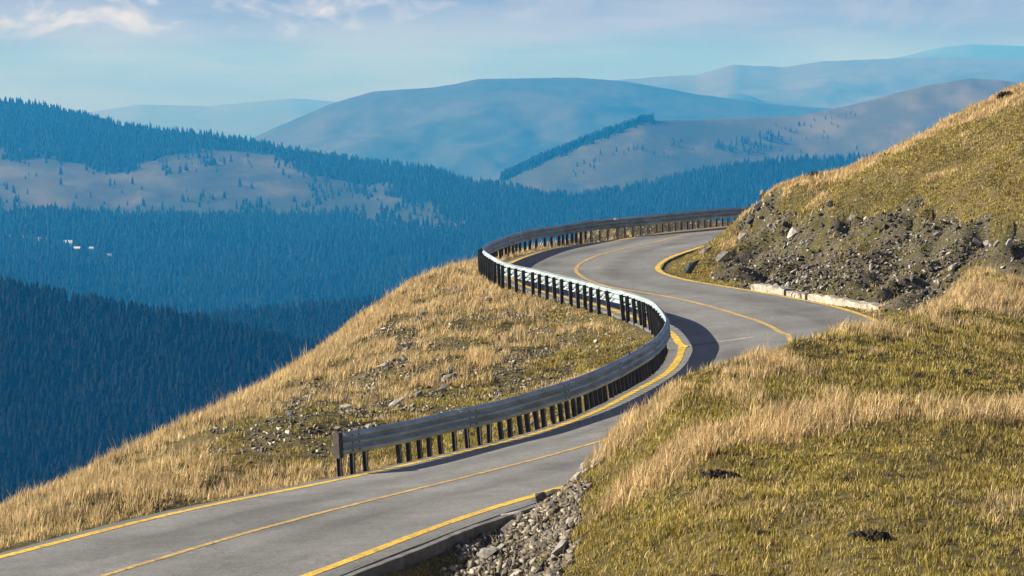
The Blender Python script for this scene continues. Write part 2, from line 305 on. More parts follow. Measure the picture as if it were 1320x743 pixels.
# ------------------------------------------------------------------ road
nr = 25
def road_strip(offs_l, offs_r, cols, lift, i0=0, i1=None, name='', mat=None, skirt=0, tint=False):
    """a sheet between two lateral offset arrays (measured from the centre line, right positive)"""
    i1 = len(Cfull) if i1 is None else i1
    A = offs_l[i0:i1]; B = offs_r[i0:i1]; C = Cfull[i0:i1]; N = Cn[i0:i1]
    t = np.linspace(0, 1, cols); O = A[:, None] + (B - A)[:, None] * t
    X = C[:, None, 0] + N[:, None, 0] * O; Y = C[:, None, 1] + N[:, None, 1] * O
    Zz = road_z(X, Y) + lift
    if skirt:
        X = np.concatenate([X[:, :1], X[:, :1], X, X[:, -1:], X[:, -1:]], 1); Y = np.concatenate([Y[:, :1], Y[:, :1], Y, Y[:, -1:], Y[:, -1:]], 1)
        Zz = np.concatenate([Zz[:, :1] - skirt, Zz[:, :1], Zz, Zz[:, -1:], Zz[:, -1:] - skirt], 1)
        O = np.concatenate([O[:, :1], O[:, :1], O, O[:, -1:], O[:, -1:]], 1)
    r, cc = X.shape; V = np.stack([X, Y, Zz], -1).reshape(-1, 3); idx = np.arange(r * cc).reshape(r, cc)
    Q = np.stack([idx[:-1, :-1], idx[:-1, 1:], idx[1:, 1:], idx[1:, :-1]], -1)
    Q = (np.delete(Q, [1, Q.shape[1] - 2], 1) if skirt else Q).reshape(-1, 4)
    col = None
    if tint:
        s = np.arange(i0, i1)[:, None] * .25 + O * 0
        v = 1 - .19 * np.exp(-((np.abs(O) - 1.55) / .5) ** 2) * (.5 + fbm(s / 9, O, 3)) - .1 * np.exp(-(O / .35) ** 2)
        v -= .2 * sstep(.58, .66, fbm(s / 7, O * .9, 9, 5)); v += .12 * sstep(.6, .72, fbm(s / 10, O * .7, 19, 5))
        edge = np.minimum(O - O.min(1, keepdims=True), O.max(1, keepdims=True) - O); v *= .82 + .18 * sstep(0, .45, edge)
        col = np.repeat(v.reshape(-1, 1), 3, 1)
    return obj(name, fast_mesh(name, V, quads=Q, mat=mat, smooth=True, col=col), kind='structure')
wob = (fbm(Cs / 1.3, Cs * 0 + 3, 31) - .5) * .22; wob2 = (fbm(Cs / 1.1, Cs * 0 + 8, 33) - .5) * .3
road_strip(-WL - .34 + wob, WR + SHR + wob2 * .25, nr, 0, name='road', mat=M['asphalt'], skirt=.25, tint=True)
jit = (fbm(Cs / .9, Cs * 0, 41) - .5) * .05
road_strip(-WL - .10 + jit, -WL + .10 - jit, 3, .006, name='edge_line_left', mat=M['paint'])
road_strip(WR - .10 + jit, WR + .10 - jit, 3, .006, name='edge_line_right', mat=M['paint'])
road_strip(0 * WL - .075 + jit, 0 * WL + .075 + jit * .6, 3, .006, name='centre_line', mat=M['paint_faded'])

# ------------------------------------------------------------------ near terrain
RAILA = np.array(RAIL)
RAILS, RAILT = resample(smooth(resample(spline(RAILA), .1)[0], 5), .1)
near = (Cs > 0)
pts = []
for i in range(0, len(Cfull), 10):
    c, nn = Cfull[i], Cn[i]
    pts.append((*c, float(road_z(*c))))
    for o, dz in ((-WL[i] - .5, -.05), (-WL[i] - 1.2, -.12), (WR[i] + SHR[i] + .15, -.05)):
        p = c + nn * o; pts.append((*p, float(road_z(*p)) + dz))
lipa = np.array(LIP)[:, :2]
railout = resample(RAILS[RAILT > 50], 2.0)[0]
for p, q in zip(railout, normals(railout)):
    b = p[:2] - q * .6; pts.append((*b, p[2] - 1.0))
    if p[1] > 122.5: b = p[:2] - q * 3.5; pts.append((*b, p[2] - .82))
for P in (SPUR_PTS, LIP, HILL_PTS, MOUND_PTS): pts += [tuple(p) for p in P]
T = np.array(pts)
keep = [0]
for i in range(1, len(T)):
    if np.min(np.hypot(T[keep, 0] - T[i, 0], T[keep, 1] - T[i, 1])) > .35: keep.append(i)
T = T[keep]
SC = 20.
def tps_k(r2): return np.where(r2 > 1e-12, .5 * r2 * np.log(np.maximum(r2, 1e-12)), 0)
m = len(T); XY = T[:, :2] / SC
A = np.zeros((m + 3, m + 3)); d2 = ((XY[:, None] - XY[None]) ** 2).sum(-1)
A[:m, :m] = tps_k(d2) + np.eye(m) * 1.5e-4; A[:m, m] = 1; A[:m, m + 1:] = XY; A[m, :m] = 1; A[m + 1:, :m] = XY.T
W = np.linalg.solve(A, np.concatenate([T[:, 2], np.zeros(3)]))
def tps(x, y):
    x = np.asarray(x, float); y = np.asarray(y, float); sh = x.shape; x = np.clip(x.ravel(), -26, 34) / SC; y = np.clip(y.ravel(), -5, 138) / SC
    out = np.empty(len(x))
    for k in range(0, len(x), 20000):
        xx = x[k:k + 20000]; yy = y[k:k + 20000]
        out[k:k + 20000] = tps_k((xx[:, None] - XY[:, 0]) ** 2 + (yy[:, None] - XY[:, 1]) ** 2) @ W[:m] + W[m] + W[m + 1] * xx + W[m + 2] * yy
    return out.reshape(sh)
# the lip where the hillside breaks away to the valley
ro = RAILS[RAILT > 49.5]; ro = resample(ro, 1.5)[0]; ro = ro[:, :2] - normals(ro) * (1.0 + 2.6 * sstep(121, 126, ro[:, 1:2]))
LIPLINE = np.vstack([[(-70, -30), (-40, 10), (-22, 36), (-14, 43)], lipa[:-1], ro, [(14, 136.5), (24, 140), (40, 140), (70, 137), (120, 120), (220, 60)]])
ROCK_TOP = [(9.9, 113), (10.0, 110.8), (10.3, 109), (11.44, 103), (13.34, 98), (15.25, 93), (16.4, 89), (18.2, 85), (20, 81)]
HILL_FOOT = [(9.9, 113.5), (9.3, 111.0), (8.8, 108.5), (8.3, 105.5), (7.9, 102.5), (7.6, 99.3), (8.0, 95.2), (9.0, 91.5), (10.0, 88), (10.9, 84.5), (12.2, 80.5), (14.5, 77.5), (17.5, 77)]
ROCKPOLY = ROCK_TOP + HILL_FOOT[::-1]
APRON = [(-1.9, 39.0), (-1.4, 42.0), (-.75, 44.7), (-.25, 47.1), (.4, 49.1), (.95, 50.0), (1.5, 50.2), (1.55, 48.6), (1.3, 46.8), (1.1, 44), (.9, 41), (.6, 38)]
cum = np.linspace(0, 1, 5)
def lat_offset(x, y):
    """lateral offset from the centre line and index of the nearest station"""
    best = np.full(x.shape, 1e9); off = np.zeros(x.shape); ii = np.zeros(x.shape, int)
    for i in range(0, len(Cfull), 2):
        dx = x - Cfull[i, 0]; dy = y - Cfull[i, 1]; d = dx * dx + dy * dy; mm = d < best
        best = np.where(mm, d, best); off = np.where(mm, dx * Cn[i, 0] + dy * Cn[i, 1], off); ii = np.where(mm, i, ii)
    return np.sqrt(best) * np.sign(off), ii
def fields(x, y):
    """height and cover (rock, straw) of the near ground"""
    z = tps(x, y)
    d, side = seg_dist(x, y, LIPLINE)
    out = np.where(side < 0, d, 0)
    # the mound right of the road: a smooth rise cut off by the road embankment
    mr = np.array(MOUND_RULED); az = x / np.maximum(y, 5); o, ii = lat_offset(x, y); ov0 = o - (WR[ii] + SHR[ii])
    rise = np.interp(az, mr[:, 0], mr[:, 2]) + np.interp(az, mr[:, 0], mr[:, 3]) * (y - np.interp(az, mr[:, 0], mr[:, 1]))
    bank = road_z(np.clip(x, -12, 14), np.clip(y, 30, 135)) - .05 + 1.3 * np.maximum(ov0, 0)
    sm = .5 * (rise + bank - np.sqrt((rise - bank) ** 2 + .05))
    wm = sstep(.016, .034, az) * sstep(28, 33, y) * sstep(82, 73, y) * (o > 0)
    z = z * (1 - wm) + sm * wm
    bump = (1 - .55 * wm) * (fbm(x / 2.6, y / 2.6, 5, 5) - .5) * .5 + (fbm(x / .7, y / .7, 6, 3) - .5) * .16
    over = np.maximum(o - (WR[ii] + SHR[ii]), -o - (WL[ii] + .34))          # metres beyond the asphalt edge
    z = z + bump * sstep(.2, 2.2, over) * (1 - .6 * sstep(0, 2, out))
    jx = x + (fbm(x / 1.5, y / 1.5, 51) - .5) * 2.2; jy = y + (fbm(x / 1.5, y / 1.5, 52) - .5) * 3.4
    rock = inpoly(jx, jy, ROCKPOLY).astype(float)
    ap = inpoly(x + (fbm(x / .6, y / .6, 53) - .5) * .7, y + (fbm(x / .6, y / .6, 54) - .5) * 1.6, APRON).astype(float)
    rock = np.maximum(rock, ((o < 0) & (y > 119) & (over > .25)).astype(float))
    rough = (x > 6.4) * (o > 0) * rock * ((fbm(x / 1.3, y / 1.6, 61, 5) - .5) * 1.3 + (fbm(x / .5, y / .7, 62, 3) - .5) * .7)
    rough += ap * (fbm(x / .5, y / .5, 63, 4) - .5) * .18
    dt, _ = seg_dist(x, y, np.array(ROCK_TOP, float)); rough = rough - rock * (o > 0) * .55 * np.exp(-dt / 1.1)
    z = z + rough * sstep(.3, 1.5, over)
    # ditch beside the lower right edge
    dr = o - WR[ii]; nearleg = sstep(51.5, 48, Cfull[ii, 1])
    z = z - nearleg * .10 * sstep(.6, .8, dr) * (1 - sstep(1.0, 1.8, dr))
    # road bed
    wb = 1 - sstep(.05 + .25 * nearleg, .8, over)
    z = z * (1 - wb) + (road_z(x, y) - .055 - nearleg * .13 * sstep(.3, .5, dr) * (o > 0)) * wb
    z = np.where(over < -.1, road_z(x, y) - .12, z)
    z = z - .78 * (np.sqrt(out * out + 7) - math.sqrt(7))
    return z, rock, ap, over, o, ii, out
gx = np.concatenate([-np.geomspace(520, 24, 26), np.arange(-23, -11, .6), np.arange(-11, 19, .2), np.arange(19, 30, .5), np.geomspace(30, 260, 18)])
gy = np.concatenate([np.linspace(-30, 28, 26), np.arange(28.5, 36, .4), np.arange(36, 118, .25), np.arange(118, 142, .4), np.geomspace(142, 620, 30)])
GX, GY = np.meshgrid(gx, gy)
GZ, rk, ap, over, off, ii, out = fields(GX, GY)
pat = fbm(GX / 3.2, GY / 4.5, 71, 4)
straw0 = sstep(.45, .6, pat)
colg = np.stack([np.clip(rk + ap, 0, 1), straw0, GX * 0], -1).reshape(-1, 3)
r, cc = GX.shape; idx = np.arange(r * cc).reshape(r, cc)
Q = np.stack([idx[:-1, :-1], idx[:-1, 1:], idx[1:, 1:], idx[1:, :-1]], -1).reshape(-1, 4)
obj('hillside', fast_mesh('hillside', np.stack([GX, GY, GZ], -1).reshape(-1, 3), quads=Q, mat=M['ground'], smooth=True, col=colg), kind='structure')
def bil(F, x, y):
    i = np.clip(np.searchsorted(gx, x) - 1, 0, len(gx) - 2); j = np.clip(np.searchsorted(gy, y) - 1, 0, len(gy) - 2)
    u = np.clip((x - gx[i]) / (gx[i + 1] - gx[i]), 0, 1); v = np.clip((y - gy[j]) / (gy[j + 1] - gy[j]), 0, 1)
    return (F[j, i] * (1 - u) + F[j, i + 1] * u) * (1 - v) + (F[j + 1, i] * (1 - u) + F[j + 1, i + 1] * u) * v
def ground(x, y): return float(bil(GZ, np.array([x]), np.array([y]))[0])

# ------------------------------------------------------------------ grass
STRIPE = np.array([(2.0, 42.9), (2.7, 43.5), (4.0, 44.6), (6.0, 46.4), (8.6, 48.4), (12, 51)])
CREST = np.array([(1.5, 48.3), (2.96, 50.6), (3.98, 53), (5.5, 55.5), (6.4, 57.5), (7.7, 60.5), (9.6, 64), (12.5, 68), (17, 72)])
HILLTOP = np.array([(9.9, 110), (10.6, 112), (12.2, 110.2), (15, 110.2), (18, 110.2), (20.1, 110.2), (26, 112)])
def straw_field(x, y, over, o, out):
    p = fbm(x / 1.7, y / 3.0, 71, 4) * .75 + fbm(x / .5, y / .8, 72, 3) * .25
    zone = np.full(x.shape, .345)
    spur = o < 0
    d, _ = seg_dist(x, y, LIPLINE); zone = np.where(spur, .37, zone)
    zone = zone + np.where(spur, .45 * np.exp(-(d / 2.6) ** 2), 0)
    zone = zone + np.where(spur & (y < 58), .38 * np.exp(-((over - 1.5) / 1.7) ** 2), 0)
    zone = zone + np.where(spur & (y > 62), .12 * sstep(66, 78, y), 0)
    mound = (~spur) & (y < 78)
    d, _ = seg_dist(x, y, STRIPE); zone = zone + np.where(mound, .60 * np.exp(-(d / .65) ** 2), 0)
    d, _ = seg_dist(x, y, CREST); zone = zone + np.where(mound, .13 * np.exp(-(d / 2.4) ** 2), 0)
    zone = zone + np.where(mound & (y > 56), .08, 0)
    d, _ = seg_dist(x, y, HILLTOP); zone = np.where((~spur) & (y >= 78), .33 + .4 * np.exp(-(d / 1.6) ** 2), zone)
    return sstep(.40, .60, p + (zone - .5))
def scatter(n, x0, x1, y0, y1, pw=1.0):
    y = y0 + (y1 - y0) * rng.random(n) ** pw; x = x0 + (x1 - x0) * rng.random(n)
    return x, y
def make_grass(name, label, x, y, per, hs, ws):
    """x, y: tuft centres; every tuft is a fan of thin bent blades"""
    ov = bil(over, x, y); rr = bil(rk, x, y); aa = bil(ap, x, y); oo = bil(off, x, y); ou = bil(out, x, y)
    u = rng.random(len(x))
    okm = (ov > .12 + .25 * u) & (u > rr * .93) & (u > aa * .9) & (ou < 4.5) & (x > -.2 * y - 3.0) & (x < .2 * y + 7.5)
    x, y, ov, oo, ou, rr, aa = (q[okm] for q in (x, y, ov, oo, ou, rr, aa))
    st = straw_field(x, y, ov, oo, ou)
    dens = fbm(x / .8, y / 1.3, 81, 4); bare = (oo < 0) & (y > 59) & (ou < .01) & (rng.random(len(x)) < (.25 + .7 * sstep(.44, .60, dens)) * sstep(.6, 2.5, ov))
    x, y, ov, oo, st, rr = (q[~bare] for q in (x, y, ov, oo, st, rr))
    n = len(x); N = n * per
    isst = rng.random((n, per)) < (.18 + .47 * st + .24 * (rng.random(n) - .3))[:, None]
    tall = (.5 + .9 * fbm(x / 1.1, y / 1.6, 83, 3)) * (.65 + .7 * rng.random(n) + .55 * (rng.random(n) < .08)); low = 1 - .55 * (1 - sstep(.1, 1.2, ov))
    h = np.where(isst, (.085 + .145 * st[:, None]) * (.5 + .8 * rng.random((n, per))), .09 * (.55 + .8 * rng.random((n, per)))) * (tall * low)[:, None] * hs
    ang = rng.random((n, per)) * 2 * np.pi; rad = .09 * np.sqrt(rng.random((n, per)))
    bx = x[:, None] + rad * np.cos(ang); by = y[:, None] + rad * np.sin(ang); bz = bil(GZ, bx.ravel(), by.ravel()).reshape(n, per) - .02
    lean = .12 + .5 * rng.random((n, per)); la = ang + rng.normal(0, .9, (n, per))
    dx = np.cos(la) * lean + .10; dy = np.sin(la) * lean - .03                 # a light breeze from the left
    fa = rng.random((n, per)) * np.pi; w = np.where(isst, .0045, .0065) * (.7 + .6 * rng.random((n, per))) * ws * (1 + y[:, None] / 70)
    wx = np.cos(fa) * w; wy = np.sin(fa) * w
    P0 = np.stack([bx - wx, by - wy, bz], -1); P1 = np.stack([bx + wx, by + wy, bz], -1)
    mxx = bx + dx * h * .3; myy = by + dy * h * .3; mz = bz + h * .58
    P2 = np.stack([mxx - wx * .8, myy - wy * .8, mz], -1); P3 = np.stack([mxx + wx * .8, myy + wy * .8, mz], -1)
    P4 = np.stack([bx + dx * h * .85, by + dy * h * .85, bz + h], -1)
    V = np.stack([P0, P1, P2, P3, P4], 2).reshape(-1, 3); b = np.arange(N) * 5
    tri = np.stack([b + 2, b + 3, b + 4], -1); quad = np.stack([b, b + 1, b + 3, b + 2], -1)
    tone = fbm(x / .7, y / 1.0, 91, 4)[:, None]; q = .65 * rng.random((n, per, 1)) + .35 * rng.random((n, 1, 1)) + .9 * (fbm(x / .5, y / .7, 92, 3)[:, None, None] - .5)
    cs = np.array((.66, .495, .25)) * (.45 + .85 * q); cs = cs * np.where(rng.random((n, per, 1)) < .2, np.array((1.25, 1.25, 1.3)), 1)
    cg = np.array((.315, .275, .040)) * (.30 + 1.0 * q) * (.6 + .8 * tone[..., None]); cg = np.where(rng.random((n, per, 1)) < .33, np.array((.44, .33, .10)) * (.6 + .6 * q), cg)
    col = np.clip(np.where(isst[..., None], cs, cg), .004, .9); col = np.repeat(col[:, :, None, :], 5, 2).reshape(-1, 3)
    o = obj(name, fast_mesh(name, V, tri, quad, M['grass'], False, col), kind='stuff', label=label, category='grass')
    return N
GQ = 1.0
nb = 0
x, y = scatter(int(70000 * GQ), -3, 22, 29.5, 79, 1.15); nb += make_grass('mound_grass', 'dry straw and green grass on the mound at the lower right', x, y, 11, 1.0, .82)
x, y = scatter(int(56000 * GQ), -13, 5.5, 38, 131); nb += make_grass('spur_grass', 'sunlit straw coloured grass on the spur beside the guardrail', x, y, 9, 1.0, .95)
x, y = scatter(int(70000 * GQ), 5.2, 29, 77, 122); nb += make_grass('hill_grass', 'olive green turf on the hill above the rock cutting', x, y, 8, .85, 1.1)
x, y = scatter(5200, -3, 18, 30, 79, 1.1); nb += make_grass('tall_stalks', 'sparse tall dry stalks standing above the meadow grass', x, y, 2, 2.0, .55)
x, y = scatter(5200, -12, 5.5, 42, 120); nb += make_grass('tall_stalks', 'sparse tall dry stalks along the spur beside the road', x, y, 2, 1.7, .6)
print('blades', nb)

# ------------------------------------------------------------------ stones
def rock_proto(seed, flat):
    r = random.Random(seed); bm = bmesh.new()
    for i in range(11):
        v = Vector((r.gauss(0, 1), r.gauss(0, 1), r.gauss(0, 1))).normalized() * r.uniform(.6, 1.05)
        bm.verts.new((v.x * .5, v.y * .5 * .72, v.z * .5 * flat))
    bmesh.ops.convex_hull(bm, input=bm.verts)
    loose = [v for v in bm.verts if not v.link_faces]; bmesh.ops.delete(bm, geom=loose, context='VERTS')
    bmesh.ops.bevel(bm, geom=list(bm.edges), offset=.012, segments=1, affect='EDGES')
    bmesh.ops.triangulate(bm, faces=bm.faces)
    me = bpy.data.meshes.new('stone'); bm.to_mesh(me); bm.free(); return me
PROTO = [rock_proto(100 + i, f) for i, f in enumerate((.7, .55, .4, .3, .22, .6, .35, .28))]
PV = []
for me in PROTO:
    v = np.array([w.co[:] for w in me.vertices]); t = np.array([p.vertices[:] for p in me.polygons]); PV.append((v, t))
small = []
for s in range(8):
    bm = bmesh.new(); r = random.Random(s)
    for i in range(9):
        q = Vector((r.gauss(0, 1), r.gauss(0, 1), r.gauss(0, 1))).normalized(); bm.verts.new((q.x * .5, q.y * .3, q.z * .5 * (.55, .4, .3, .2, .35, .6, .25, .3)[s]))
    bmesh.ops.convex_hull(bm, input=bm.verts); bmesh.ops.delete(bm, geom=[w for w in bm.verts if not w.link_faces], context='VERTS'); bmesh.ops.triangulate(bm, faces=bm.faces)
    bm.verts.index_update(); small.append((np.array([w.co[:] for w in bm.verts]), np.array([[w.index for w in f.verts] for f in bm.faces]))); bm.free()
def rotm(n, tilt):
    a = rng.random(n) * 2 * np.pi; b = rng.normal(0, tilt, n); c = rng.normal(0, tilt, n)
    ca, sa, cb, sb, c2, s2 = np.cos(a), np.sin(a), np.cos(b), np.sin(b), np.cos(c), np.sin(c); o = np.zeros(n); i = o + 1
    Rz = np.array([[ca, -sa, o], [sa, ca, o], [o, o, i]]).transpose(2, 0, 1); Rx = np.array([[i, o, o], [o, cb, -sb], [o, sb, cb]]).transpose(2, 0, 1)
    Ry = np.array([[c2, o, s2], [o, i, o], [-s2, o, c2]]).transpose(2, 0, 1); return Rx @ Ry @ Rz
def rubble(name, label, x, y, size, tilt, cols):
    VV, TT, CC = [], [], []; base = 0; kind = rng.integers(0, 8, len(x))
    z = bil(GZ, x, y)
    for k in range(8):
        mk = kind == k; nn = mk.sum()
        if not nn: continue
        v, t = small[k]; R = rotm(nn, tilt); P = np.einsum('nij,vj->nvi', R, v) * size[mk][:, None, None]
        P += np.stack([x[mk], y[mk], z[mk] + size[mk] * .08], -1)[:, None, :]
        VV.append(P.reshape(-1, 3)); TT.append((t[None] + base + np.arange(nn)[:, None, None] * len(v)).reshape(-1, 3)); base += nn * len(v)
        c = cols[rng.integers(0, len(cols), nn)] * (.6 + .7 * rng.random((nn, 1))); CC.append(np.repeat(c, len(v), 0))
    obj(name, fast_mesh(name, np.concatenate(VV), np.concatenate(TT), None, M['rubble'], False, np.concatenate(CC)), kind='stuff', label=label, category='rubble')
GREY = np.array((1.04, 1.02, .96)) * np.array([(.20, .18, .15), (.30, .27, .225), (.11, .10, .085), (.42, .385, .33), (.22, .18, .13), (.15, .13, .10)])
DARKG = .8 * np.array([(.15, .13, .07), (.12, .115, .045), (.17, .14, .085), (.14, .13, .115), (.08, .075, .066), (.22, .21, .19), (.36, .34, .31), (.16, .13, .09), (.10, .09, .055), (.5, .47, .42)])
x, y = scatter(44000, -2.4, 1.8, 38, 50.5); mk = bil(ap, x, y) > .5; x, y = x[mk], y[mk]
rubble('roadside_scree', 'loose grey scree spilling down to the road edge ditch', x, y, .03 + .24 * rng.random(len(x)) ** 3.4, .7, GREY * .78)
x, y = scatter(90000, 6, 21, 77, 116); v = fbm(x / 1.6, y / 2.2, 101, 4); mk = (bil(rk, x, y) > .5) & (rng.random(len(x)) < .22 + .78 * sstep(.42, .56, v)); x, y = x[mk], y[mk]
rubble('cutting_rubble', 'grey rubble and slate debris on the rock cutting', x, y, .05 + .27 * rng.random(len(x)) ** 3.2, .7, DARKG)
x, y = scatter(70000, -7, 4.5, 57, 108); v = fbm(x / .8, y / 1.3, 81, 4); mk = (bil(over, x, y) > .7) & (bil(off, x, y) < 0) & (bil(out, x, y) < .1) & (rng.random(len(x)) < .08 + .85 * sstep(.46, .60, v)); x, y = x[mk], y[mk]
rubble('spur_rubble', 'small pale stones scattered through the grass of the spur', x, y, .03 + .20 * rng.random(len(x)) ** 3.8, .6, GREY)
x, y = scatter(900, -9, 6, 44, 130); mk = (np.abs(bil(over, x, y) - .35) < .3) & (bil(off, x, y) < 0); x, y = x[mk], y[mk]
rubble('verge_gravel', 'gravel along the road verge below the guardrail', x, y, .03 + .06 * rng.random(len(x)), .5, GREY)

x, y = scatter(9000, -1, 16, 118, 141); mk = (bil(off, x, y) < 0) & (bil(over, x, y) > .4) & (bil(out, x, y) < .3); x, y = x[mk], y[mk]
rubble('far_verge_gravel', 'pale gravel verge outside the far stretch of guardrail', x, y, .05 + .12 * rng.random(len(x)) ** 2, .5, GREY * 1.25)

_mm = {}
def stone_mesh(k, mat):
    if (k, mat) not in _mm:
        me = PROTO[k].copy(); me.materials.append(M[mat]); _mm[k, mat] = me
    return _mm[k, mat]
def put_stone(name, k, mat, x, y, sc, rot, label, cat='rock', group=None, sink=.3):
    o = bpy.data.objects.new(name, stone_mesh(k, mat)); link(o)
    o.location = (x, y, ground(x, y) + sc[2] * (.5 - sink) * .5); o.scale = sc; o.rotation_euler = rot
    o['label'] = label; o['category'] = cat
    if group: o['group'] = group
    return o
put_stone('boulder', 0, 'stone_pale', -.0, 47.35, (.62, .55, .62), (.2, .35, .5), 'pale rounded boulder at the top end of the road edge ditch', 'boulder')
put_stone('boulder', 1, 'stone_dark', .80, 49.3, (.75, .6, .75), (.1, -.2, .3), 'near black boulder poking up at the head of the scree by the road', 'boulder')
put_stone('boulder', 5, 'stone_dark', .50, 48.75, (.62, .55, .75), (.4, .1, 1.3), 'dark brown lump of rock overlapping the yellow edge line', 'boulder')
put_stone('stone_slab', 3, 'stone', -.42, 44.6, (.95, .55, .6), (.15, -.35, 1.0), 'long grey slab lying on the lower edge of the scree', 'slab')
put_stone('stone_slab', 4, 'stone_pale', 1.42, 46.9, (.62, .35, .5), (.1, -.45, .7), 'narrow pale slab where the scree meets the grass', 'slab')
put_stone('stone_slab', 2, 'stone', -.02, 46.4, (.6, .45, .5), (.1, -.35, .8), 'tilted grey slab just below the pale boulder', 'slab')
put_stone('flat_stone', 4, 'stone_pale', 3.9, 50.6, (.34, .25, .3), (.2, -.3, .4), 'lone pale stone in the green grass of the mound', 'rock')
put_stone('stone_slab', 3, 'stone_dark', -3.0, 89.3, (.85, .55, .8), (.5, -.5, .9), 'dark slate slab standing proud high on the grassy spur', 'slab')
put_stone('boulder', 1, 'stone_pale', -.75, 94.6, (.62, .5, .45), (.1, .2, .5), 'large white boulder just below the bend of the guardrail', 'boulder')
put_stone('boulder', 5, 'stone_pale', -4.1, 88.6, (.5, .4, .4), (.1, .2, 2.5), 'white boulder near the skyline edge of the spur', 'boulder')
for i in range(9):
    put_stone('slate_slab', random.choice((3, 4, 7)), random.choice(('stone', 'stone', 'stone_dark')), -2.9 + i * .22 + random.uniform(-.2, .2), 69.5 + i * .85 + random.uniform(-.6, .6), (random.uniform(.5, 1.1), random.uniform(.4, .6), random.uniform(.4, .7)), (random.uniform(-.2, .3), random.uniform(-.6, -.2), random.uniform(.4, 1.2)), 'weathered slate slab cropping out in the grass behind the near guardrail', 'slab', 'slate outcrop on the spur')
cnt = 0
while cnt < 70:
    x = random.uniform(-5.5, 4.2); y = random.uniform(62, 106); X, Y = np.array([x]), np.array([y])
    if bil(over, X, Y)[0] < .9 or bil(off, X, Y)[0] > 0 or bil(out, X, Y)[0] > 0 or fbm(X / 2.2, Y / 3.5, 111, 4)[0] < .45: continue
    s = random.uniform(.2, .5); cnt += 1
    put_stone('field_stone', random.randrange(8), random.choice(('stone', 'stone_pale', 'stone_pale')), x, y, (s, s * random.uniform(.7, 1), s), (random.uniform(-.3, .3), random.uniform(-.5, .2), random.uniform(0, 6)), 'loose stone half sunk in the dry grass of the spur', 'rock', 'stones in the grass of the spur')
cnt = 0
while cnt < 60:
    x = random.uniform(-1.6, 1.6); y = random.uniform(39.5, 50.2); X, Y = np.array([x]), np.array([y])
    if bil(ap, X, Y)[0] < .6: continue
    s = random.uniform(.2, .45); cnt += 1
    put_stone('scree_stone', random.randrange(8), random.choice(('stone', 'stone', 'stone_pale')), x, y, (s, s * random.uniform(.7, 1), s), (random.uniform(-.3, .3), random.uniform(-.6, .1), random.uniform(.2, 1.4)), 'angular grey stone lying on the roadside scree', 'rock', 'larger stones of the roadside scree')
cnt = 0
while cnt < 90:
    x = random.uniform(6.4, 19.5); y = random.uniform(79, 113); X, Y = np.array([x]), np.array([y])
    if bil(rk, X, Y)[0] < .6: continue
    s = random.uniform(.2, .62) * random.uniform(.6, 1); cnt += 1
    put_stone('cutting_stone', random.randrange(8), random.choice(('stone', 'stone_pale', 'stone', 'stone_dark')), x, y, (s, s * random.uniform(.6, 1), s), (random.uniform(-.4, .4), random.uniform(-.7, .1), random.uniform(.2, 1.4)), 'broken rock lodged in the face of the road cutting', 'rock', 'rocks in the road cutting', .2)
for (x, y, s, mt, lb) in ((9.35, 109.6, .75, 'stone_dark', 'dark jagged rock at the corner of the cutting'), (9.75, 109.9, .8, 'stone_dark', 'black overhanging rock under the turf at the cutting corner'), (9.0, 109.0, .6, 'stone_pale', 'pale pointed rock jutting out beside the far guardrail'), (7.5, 107.6, 1.0, 'stone', 'grey ledge of rock at the nose of the bend'), (7.9, 104.6, .9, 'stone', 'grey slab of rock above the inner edge line'), (6.55, 101.6, 1.15, 'stone_dark', 'dark rock standing in for the shadowed hollow inside the bend'), (10.4, 103.6, .8, 'stone_pale', 'yellowish block in the middle of the rock cutting'), (11.5, 103.0, .55, 'stone_pale', 'white block under the turf edge of the cutting'), (14.0, 88.4, .7, 'stone_pale', 'white boulder low on the cutting above the kerb')):  # the stone inside the bend is added as a dark shadow hollow
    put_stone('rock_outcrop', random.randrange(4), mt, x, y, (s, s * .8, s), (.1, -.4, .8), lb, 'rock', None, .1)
for (px_, py_, s, lb) in ((3.09, 41.5, .26, 'crumbled dark molehill in the middle of the lower meadow'), (4.72, 36.6, .26, 'low dark molehill near the foot of the meadow'), (2.6, 35.2, .28, 'dark molehill at the very bottom edge of the meadow'), (3.35, 37.6, .2, 'small dark earth clod beside the lowest molehill')):
    bm = bmesh.new(); bmesh.ops.create_icosphere(bm, subdivisions=5, radius=1)
    cc_ = np.array([v.co[:] for v in bm.verts]); f1 = fbm(cc_[:, 0] * 3 + px_, cc_[:, 1] * 3 + cc_[:, 2], 7, 4); f2 = vnoise(cc_[:, 0] * 9, cc_[:, 1] * 9 + px_ * 3, 8)
    for v, p1, p2 in zip(bm.verts, f1, f2): v.co = Vector((v.co.x * s * (.75 + .7 * p1), v.co.y * s * .7 * (.75 + .7 * p1), v.co.z * s * .34 * (.4 + 1.3 * p1) + (p2 - .4) * s * .22))
    me = bpy.data.meshes.new('molehill'); bm.to_mesh(me); bm.free(); me.materials.append(M['earth'])
    o = obj('molehill', me, label=lb, category='molehill'); o.location = (px_, py_, ground(px_, py_) - .02)

RT = resample(np.array(ROCK_TOP, float), .5)[0]
for i, p in enumerate(RT):
    s = random.uniform(.18, .55); put_stone('shade_hollow_rock', random.randrange(8), random.choice(('stone_dark', 'stone_dark', 'stone')), p[0] + random.uniform(-.35, .1), p[1] - random.uniform(.2, 1.8), (s, s * .8, s * 1.2), (random.uniform(-.4, .4), random.uniform(-.6, .2), random.uniform(0, 6)), 'dark rock standing in for the shaded hollows under the torn turf edge of the cutting', 'rock', 'stand-in rocks for shade under the turf edge', .1)  # mostly dark rocks, added to draw the shaded hollows under the turf

